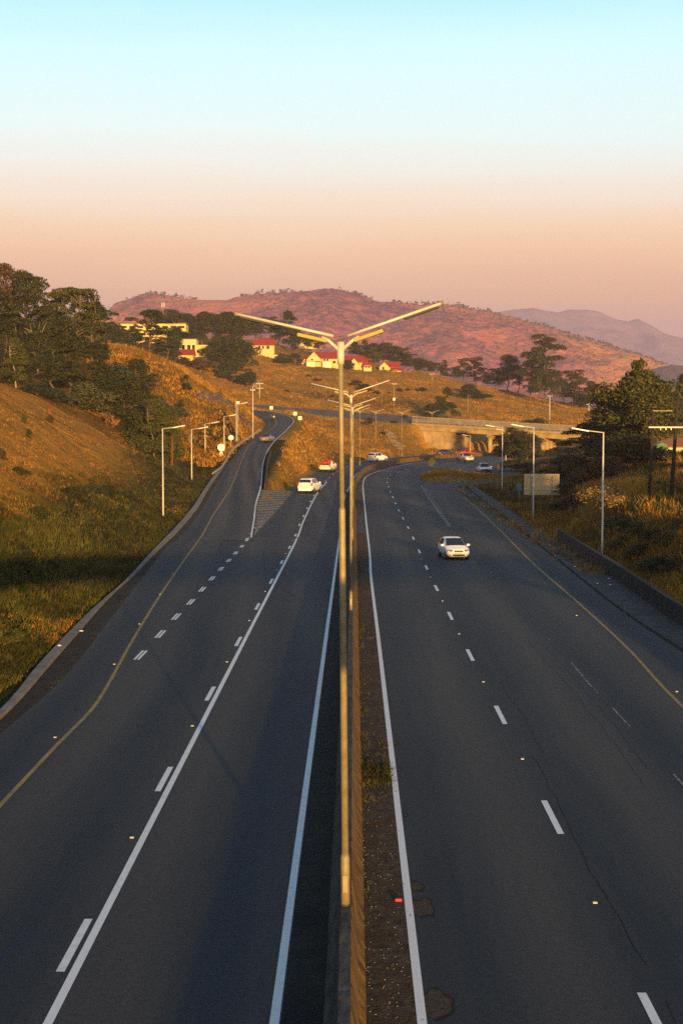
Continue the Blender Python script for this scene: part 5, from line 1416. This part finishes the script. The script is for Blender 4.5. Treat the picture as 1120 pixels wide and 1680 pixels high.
# water tower
p = at(424, 545, 660); zb = gh(p.x, 660)
t = thing('water_tower', 'square brown water tower rising from the wooded slope', 'tower', (p.x, 660, zb))
zt = at(424, 527, 660).z - zb
MB().box((0, 0, zt-1.4), (2.6, 2.6, 2.8), None, .05).build('tank', M_BRICK, t)
for sx in (-1, 1):
    for sy in (-1, 1): MB().tube([(sx*1.5, sy*1.5, 0), (sx, sy, zt-2.8)], .14, 6).build('leg', M_BRICK, t)
t = thing('house', 'faint cream house high above the big red roof', 'house', (xat(505, 665), 665, at(505, 564, 665).z))
gw = MB(); gwall(gw, -4.5, 4.5, 0, 7, 2.6, 4.2, 'x'); gw.build('wall', M_WALL, t); gb = MB(); gable(gb, -4.5, 4.5, 0, 7, 2.6, 4.2, .4, 'x'); gb.build('roof', M_ROOF_G, t)
for s in (-2, 2): window(t, s, 0, 1.4, 1, 1.1)
# right: green shed and red roofed row behind
p = at(1085, 752, 205); zb = gh(p.x, 205)
t = thing('shed', 'small green metal shed between the twin black poles', 'shed', (p.x, 205, p.z))
MB().box((0, 1.2, .9), (1.5, 2.4, 1.9), None, .03).build('wall', M_GREEN, t)
mb = MB(); mb.prism([(-.85, -.1, 1.86), (.85, -.1, 1.86), (0, -.1, 2.25)], (0, 2.6, 0)); mb.build('roof', M_GREEN, t)
MB().box((0, -.02, .8), (.7, .03, 1.6)).build('door', mat('green_door', (.03, .10, .045), .5), t)
p = at(1085, 746, 232)
t = thing('house', 'low house with a brown roof behind the green shed', 'house', (xat(1090, 232), 232, p.z - .6))
gw = MB(); gwall(gw, -2.8, 4.2, 0, 6, 1.9, 3.2, 'x'); gw.build('wall', M_WALL_W, t); gb = MB(); gable(gb, -2.8, 4.2, 0, 6, 1.9, 3.2, .3, 'x'); gb.build('roof', mat('brown_tile', (.22, .09, .05), .9), t)
for s in (-1.6, 1.2, 3): window(t, s, 0, 1.1, .7, .7)

# rocks
G = 'pale boulders by the orange field'
ri = random.Random(4)
for u, v, Y, r in [(396, 602, 470, 1.8), (404, 600, 468, 2.2), (412, 604, 466, 2.4), (420, 606, 465, 1.9), (388, 606, 470, 1.4), (408, 610, 462, 1.6), (418, 612, 462, 1.2)]:
    p = at(u, v, Y); z = gh(p.x, Y)
    o = MB().blob((0,0,0), (r, r*.8, r*.75), 2, .35, ri.random()*9).build('boulder', mat('pale_rock', (.26, .19, .13), .95, (.15, .11, .08), 1.2, bump=.4) if 'pale_rock' not in bpy.data.materials else bpy.data.materials['pale_rock'], None)
    o.location = (p.x, Y, z + r*.35); tag(o, 'pale boulder in the heap by the dark trees above the orange field', 'boulder', G)
for k in range(46):
    f = ri.random(); u = 322 + 100*f + ri.uniform(-14, 14); v0 = 642 + 50*f
    Y = 252 + 38*f + ri.uniform(-5, 5); x = xat(u, Y); z = gh(x, Y); r = ri.uniform(.35, 1.1)
    if road_d(x, Y) < 2.5: continue
    o = MB().blob((0,0,0), (r*1.2, r, r*.7), 2, .45, ri.random()*9).build('boulder', M_ROCK, None)
    o.location = (x, Y, z + r*.1); o.rotation_euler = (ri.uniform(-.3,.3), ri.uniform(-.3,.3), ri.uniform(0,6)); tag(o, 'brown boulder on the rocky cutting above the exit ramp', 'boulder', 'boulders of the rocky cutting')
for k in range(22):
    f = ri.random(); u = 632 + 26*f + ri.uniform(-5, 5); v0 = 705 + 25*f; Y = 390 - 22*f
    x = xat(u, Y); z = gh(x, Y); r = ri.uniform(.3, .8)
    o = MB().blob((0,0,0), (r*1.2, r, r*.7), 2, .4, ri.random()*9).build('boulder', bpy.data.materials['pale_rock'], None)
    o.location = (x, Y, z + r*.15); tag(o, 'pale boulder on the bank left of the bridge', 'boulder', 'boulders left of the bridge')

# ------------------------------------------------------------------ vehicles
def ring_pts(y, zb, zbelt, zt, wb, w, wr):
    h = [(0, zb), (wb*.8, zb), (wb, zb+.06), (w, zb+.22), (w, (zb+zbelt)/2+.1), (w*.985, zbelt-.03), (w*.95, zbelt), (wr+(w*.95-wr)*.12, zt-.07), (wr*.93, zt-.015), (wr*.5, zt), (0, zt+.008)]
    L = [Vector((-x, y, z)) for x, z in h[1:-1]]
    Rr = [Vector((x, y, z)) for x, z in h]
    return Rr + L[::-1]
def quad_slab(a, b, c, d, inset, out):
    cen = (a+b+c+d)/4; n = (b-a).cross(d-a).normalized()
    q = [p + (cen-p)*inset for p in (a, b, c, d)]
    if n.dot(out) < 0: n = -n
    mb = MB(); mb.prism([p + n*.004 for p in q], n*.012); return mb
def car(name, label, secs, pm, cat, w=.85, front_detail=True, i_ws=None, i_rw=None, sides=(), wheels=(-1.25, 1.25), rw=.30, tail_z=.8, head_z=.68, bed=None, cargo=None, rails=False, roof_m=None, grp=None):
    """secs: (y, zb, zbelt, ztop, wb, w, wr), front at negative y."""
    t = thing(name, label, cat, group=grp)
    rings = [ring_pts(*s) for s in secs]
    body = MB().loft(rings).build('body', pm, t, True)
    bv = body.modifiers.new('edge', 'EDGE_SPLIT'); bv.split_angle = R(50)
    def P(i, k): return rings[i][k]
    n = len(rings[0]); m = lambda k: (n - k) % n
    def strip(i, t0, t1, sg):
        ks = [7, 8, 9, 10, m(9), m(8), m(7)]
        A = [P(i, k).lerp(P(i+1, k), t0) for k in ks]; B = [P(i, k).lerp(P(i+1, k), t1) for k in ks]
        for Q in (A, B):
            Q[0] = Q[0].lerp(Q[1], .45); Q[-1] = Q[-1].lerp(Q[-2], .45)
        o1 = Vector((0, sg*.012, .016)); c_ = len(ks)
        vs_ = [p - o1 for p in A] + [p - o1 for p in B] + [p + o1 for p in A] + [p + o1 for p in B]
        fs_ = []
        for q in range(c_-1):
            fs_ += [(q, q+1, c_+q+1, c_+q), (2*c_+q, 3*c_+q, 3*c_+q+1, 2*c_+q+1), (q, 2*c_+q, 2*c_+q+1, q+1), (c_+q, c_+q+1, 3*c_+q+1, 3*c_+q)]
        fs_ += [(0, c_, 3*c_, 2*c_), (c_-1, 3*c_-1, 4*c_-1, 2*c_-1)]
        return MB().add(vs_, fs_)
    if i_ws is not None:
        strip(i_ws, .05, .95, -1).build('windscreen', M_GLASS, t)
    if i_rw is not None:
        strip(i_rw, .10, .80, 1).build('rear_window', M_GLASS, t)
    for i in sides:
        for sgn in (1, -1):
            f = (lambda k: k) if sgn > 0 else m
            quad_slab(P(i, f(6)), P(i+1, f(6)), P(i+1, f(7)), P(i, f(7)), .10, Vector((sgn, 0, .2))).build('side_window', M_GLASS, t)
    for y in wheels:
        for s in (-1, 1):
            x = s*(w-.10)
            wh = MB().tube([(x-.1*s, y, rw), (x-.085*s, y, rw), (x+.10*s, y, rw), (x+.115*s, y, rw)], [rw*.9, rw, rw, rw*.9], 20).build('wheel', M_TYRE, t, True)
            MB().tube([(x+.112*s, y, rw), (x+.125*s, y, rw)], [rw*.62, rw*.5], 14).build('rim', M_RIM, wh)
    yf, yr = secs[0][0], secs[-1][0]
    for s in (-1, 1):
        MB().box((s*(w-.24), yf+.10, head_z), (.36, .14, .16), Matrix.Rotation(s*.30, 3, 'Z'), .05).build('headlight', M_HEAD, t)
        MB().box((s*(w-.10), yr-.06, tail_z), (.20, .14, .34), Matrix.Rotation(-s*.18, 3, 'Z'), .04).build('tail_light', M_TAIL, t)
        if i_ws is not None:
            p = P(i_ws, 6 if s > 0 else m(6))
            MB().box((s*(w+.10), p.y+.22, p.z+.07), (.22, .12, .15), None, .04).build('mirror', pm, t)
    MB().box((0, yf-.005, head_z-.04), (.62, .06, .10), None, .02).build('grille', M_BLACK, t)
    MB().box((0, yf-.012, .36), (.84, .06, .11), None, .02).build('air_intake', M_BLACK, t)
    MB().box((0, yf-.03, .50), (.52, .03, .11)).build('number_plate', M_PLATE, t)
    MB().box((0, yr+.012, .62), (.52, .03, .11)).build('number_plate', M_PLATE, t)
    for s in (-1, 1): MB().box((s*.58, yf+.06, .38), (.16, .08, .08), None, .02).build('fog_light', M_BLACK, t)
    MB().box((0, yr-.02, .36), (w*1.7, .12, .16), None, .04).build('rear_bumper', M_BLACK if bed else pm, t)
    if rails:
        for s in (-1, 1): MB().tube([(s*.58, -.2, secs[3][3]+.05), (s*.58, 1.3, secs[3][3]+.05)], .02, 6).build('roof_rail', M_BLACK, t)
    return t
HATCH = [(-1.98, .30, .60, .62, .55, .66, .50), (-1.90, .22, .70, .72, .66, .78, .62), (-1.60, .20, .82, .84, .72, .84, .70), (-.95, .19, .93, .96, .74, .85, .72), (-.05, .19, .96, 1.47, .74, .855, .60), (.95, .19, .97, 1.50, .74, .855, .60), (1.55, .22, .98, 1.34, .72, .84, .60), (1.90, .28, .93, .98, .68, .80, .66), (1.98, .36, .80, .84, .60, .74, .60)]
SUV = [(-2.15, .38, .80, .84, .60, .74, .60), (-2.05, .30, .92, .95, .72, .86, .70), (-1.70, .26, 1.00, 1.03, .78, .90, .74), (-.95, .25, 1.08, 1.12, .80, .91, .76), (-.10, .25, 1.10, 1.66, .80, .91, .66), (1.30, .25, 1.12, 1.70, .80, .91, .66), (1.85, .28, 1.12, 1.58, .78, .90, .66), (2.08, .34, 1.06, 1.12, .74, .87, .72), (2.15, .42, .92, .96, .66, .80, .66)]
SEDAN = [(-2.2, .30, .62, .64, .56, .68, .52), (-2.1, .22, .70, .72, .68, .80, .64), (-1.7, .20, .82, .84, .74, .86, .70), (-.95, .19, .92, .95, .76, .87, .72), (-.10, .19, .95, 1.42, .76, .87, .60), (.70, .19, .96, 1.44, .76, .87, .60), (1.35, .2, .96, 1.02, .76, .86, .70), (2.05, .24, .94, .98, .70, .82, .68), (2.2, .34, .82, .86, .60, .74, .60)]
PICK = [(-2.45, .42, .86, .90, .62, .76, .62), (-2.35, .34, .98, 1.01, .74, .87, .72), (-1.9, .30, 1.05, 1.08, .78, .89, .74), (-1.15, .30, 1.10, 1.13, .78, .89, .74), (-.55, .30, 1.12, 1.72, .78, .89, .64), (.35, .30, 1.12, 1.74, .78, .89, .64), (.50, .30, 1.10, 1.66, .78, .89, .62), (.56, .32, 1.02, 1.05, .78, .88, .80), (2.35, .36, 1.02, 1.05, .76, .87, .80), (2.45, .44, .98, 1.0, .70, .84, .74)]
def place(t, u, v, zf, rz, sc=1.0):
    p = surf(u, v, zf) if zf else None
    t.location = p; t.rotation_euler = (0, 0, rz); t.scale = (sc, sc, sc); return t
place(car('hatchback_car', 'white hatchback driving towards the viewpoint, nearest vehicle', HATCH, P_WHITE, 'car', .85, True, 3, 6, (4, 5)), 743, 915, zroad, R(7), .96)
place(car('sport_utility_car', 'white car seen from behind beside the solid lane line', SUV, P_WHITE, 'car', .90, True, 3, 6, (4, 5), (-1.35, 1.35), .35, 1.0, .88), 508, 808, zroad, R(180-14), 1.14)
pk = place(car('pickup_truck', 'cream pickup piled with red cargo, seen from behind', PICK, P_CREAM, 'pickup', .88, True, 3, None, (4,), (-1.5, 1.45), .37, .92, .90, bed=True), 538, 774, zroad, R(180-12), 1.15)
cg = thing('cargo', 'heap of red bags in the pickup bed', 'cargo', (0,0,0))
cg.location = pk.location + Matrix.Rotation(R(180-12), 3, 'Z') @ Vector((0, 1.45, 1.05))*1.15; cg.rotation_euler = (0, 0, R(180-12))
mb = MB()
for q in range(9): mb.blob((ri.uniform(-.55, .55), ri.uniform(-.8, .9), .25 + ri.uniform(0, .45)), (.42, .5, .34), 2, .3, q)
mb.build('bags', M_CARGO, cg, True)
place(car('pickup_truck', 'white pickup with a canopy following the bend, seen from behind', SUV, P_WHITE, 'pickup', .90, True, 3, 6, (4, 5), (-1.35, 1.35), .36, 1.0, .9), 619, 757.5, zroad, R(180-34), 1.18)
place(car('sedan_car', 'dark silver sedan with red lights climbing the exit ramp', SEDAN, paint('paint_grey', (.16, .15, .16)), 'car', .86, True, 3, 5, (4,), (-1.35, 1.35), .31, .84), 439, 725, zramp, R(180-16), .9)
pf = place(car('pickup_truck', 'white pickup coming off the slip road, front view', PICK, P_WHITE, 'pickup', .88, True, 3, None, (4,), (-1.5, 1.45), .37, .92, .9), 793, 778, zroad, R(4), 1.08)
MB().box((0, -2.5, .62), (1.75, .16, .46), None, .05).build('bull_bar', M_BLACK, pf)
place(car('pickup_truck', 'silver pickup on the road below the bridge abutment', PICK, P_SILV, 'pickup', .88, True, 3, None, (4,), (-1.5, 1.45), .37, .92, .9), 762, 757.5, zroad, R(20), 1.1)
place(car('sedan_car', 'red car passing under the bridge', SEDAN, P_RED, 'car', .86, True, 3, 5, (4,), (-1.35, 1.35), .31, .84), 764, 748, zroad, R(180-60), 1.1)
place(car('hatchback_car', 'dark car beyond the barrier in front of the abutment', HATCH, P_DARK, 'car', .85, True, 3, 6, (4, 5)), 731, 748.5, zroad, R(180-72), 1.15)

# two people walking at the ramp top
def person(label, loc, rz, shirt, trousers, ph):
    t = thing('person', label, 'person', loc, rz)
    skin = mat('skin', (.12, .07, .045), .7) if 'skin' not in bpy.data.materials else bpy.data.materials['skin']
    V = [(0,0,.95), (0,0,1.15), (0,0,1.38), (0,0,1.50), (0,-.01,1.62), (0,-.01,1.72), (.10,0,.92), (.11,-.12*ph,.50), (.11,.02-.18*ph,.08), (.11,-.12-.18*ph,.04), (-.10,0,.92), (-.11,.10*ph,.50), (-.11,.18*ph,.08), (-.11,-.14+.18*ph,.04), (.19,0,1.38), (.25,.06*ph,1.10), (.26,-.05+.06*ph,.85), (-.19,0,1.38), (-.25,-.06*ph,1.10), (-.26,-.10-.06*ph,.86)]
    E = [(0,1),(1,2),(2,3),(3,4),(4,5),(0,6),(6,7),(7,8),(8,9),(0,10),(10,11),(11,12),(12,13),(2,14),(14,15),(15,16),(2,17),(17,18),(18,19)]
    rad = [.15,.14,.16,.06,.10,.09,.10,.075,.05,.045,.10,.075,.05,.045,.07,.05,.04,.07,.05,.04]
    def skinned(name, vv, ee, rr, m, lift=1.0):
        me = bpy.data.meshes.new(name); me.from_pydata(vv, ee, [])
        o = link(name, me, m, t); sk = o.modifiers.new('skin', 'SKIN'); o.modifiers.new('sub', 'SUBSURF').levels = 1
        o.modifiers['sub'].render_levels = 1
        for q, r in zip(me.skin_vertices[0].data, rr): q.radius = (r*lift, r*lift); 
        me.skin_vertices[0].data[0].use_root = True
        return o
    skinned('body', V, E, rad, skin)
    skinned('shirt', [V[i] for i in (1, 2, 14, 15, 17, 18, 0)], [(0,1),(1,2),(2,3),(1,4),(4,5),(0,6)], [.15,.175,.085,.062,.085,.062,.155], shirt)
    skinned('trousers', [V[i] for i in (0, 6, 7, 8, 10, 11, 12)], [(0,1),(1,2),(2,3),(0,4),(4,5),(5,6)], [.16,.115,.088,.065,.115,.088,.065], trousers)
    return t
cl_d, cl_w = mat('dark_cloth', (.02, .02, .025), .9), mat('white_cloth', (.7, .68, .66), .9)
person('person in dark clothes walking along the top of the ramp', rp(445, 692.5), R(20), cl_d, cl_d, 1)
person('person in a white shirt and dark trousers walking beside another', rp(449, 693), R(15), cl_w, cl_d, -1)

pq = person('person in dark clothes standing on the slip road beside the lamp post', gp(817, 777.5), R(30), cl_d, mat('green_cloth', (.03, .05, .04), .9), 1)

# ------------------------------------------------------------------ road studs and litter
st = MB().box((0, 0, .012), (.09, .08, .026), None, .01)
stm = st.mesh('road_stud'); stm.materials.append(mat('stud_white', (.5, .47, .42), .3))
def studs(pts, label, group):
    for p in pts:
        o = link('road_stud', stm); o.location = p; tag(o, label, 'road stud', group)
studs([W(4.65, 27.2 + 12*k, .004) for k in range(-1, 7)], 'white reflector stud in a gap of the dashed line right of the barrier', 'studs on the right lane line')
studs([W(-4.97, 31.6 + 12*k, .004) for k in range(0, 8)], 'white reflector stud beside the solid lane line left of the barrier', 'studs on the left lane line')
studs([gp(u, v, .004) for u, v in [(91, 1210), (188, 1090), (229, 1024), (263, 975), (284, 941)]], 'white reflector stud beside the yellow line of the exit lane', 'studs on the yellow line')
studs([gp(544, 0) if False else gp(945, 1010, .004), gp(1109, 1135, .004), gp(806, 940, .004)], 'white reflector stud beside the yellow line of the right verge', 'studs on the right yellow line')
o = MB().box((0,0,.03), (.13, .09, .05), None, .01).build('litter_box', paint('litter_red', (.55, .01, .02), .5)); o.location = W(.86, 27.3, .004); tag(o, 'crushed red carton lying on the median strip', 'litter')
lp = mat('paper_litter', (.72, .70, .68), .8)
lit = [gp(134, 1036, .12), gp(98, 1060, .12), gp(10, 1080, .6), (gp(979, 958, .1)), (gp(1000, 960, .1)), gp(942, 930, .1), gp(998, 950, .1)]
for p in lit:
    o = MB().blob((0,0,.03), (.09, .06, .035), 1, .4, ri.random()*9).build('litter', lp); o.location = (p.x, p.y, p.z if p.z < .3 else gh(p.x, p.y)); tag(o, 'scrap of white litter lying beside the road edge', 'litter', 'white litter')
mb = MB()
for k in range(650):
    p = W(.2 + .72 * ri.random() ** 1.5, 15 * (90/15) ** ri.random(), .004); r = ri.uniform(.004, .013)
    mb.blob(p, (r, r, r*.7), 1, .3, k)
tag(mb.build('gravel', mat('pebbles', (.30, .26, .21), .9, (.5, .45, .38), 3)), 'loose pebbles on the median strip', 'gravel', kind='stuff')

# ------------------------------------------------------------------ haze
hz = MB().box((0, 3950, 330), (12400, 8200, 720)).build('haze', None)
hz['kind'] = 'stuff'
hm = bpy.data.materials.new('haze'); hm.use_nodes = True
hn, hl = hm.node_tree.nodes, hm.node_tree.links
for q in list(hn):
    if q.type != 'OUTPUT_MATERIAL': hn.remove(q)
pv = hn.new('ShaderNodeVolumePrincipled')
pv.inputs['Color'].default_value = (.87, .72, .93, 1)
pv.inputs['Density'].default_value = 1.45e-4
hl.new(pv.outputs[0], [q for q in hn if q.type == 'OUTPUT_MATERIAL'][0].inputs['Volume'])
hz.data.materials.append(hm)
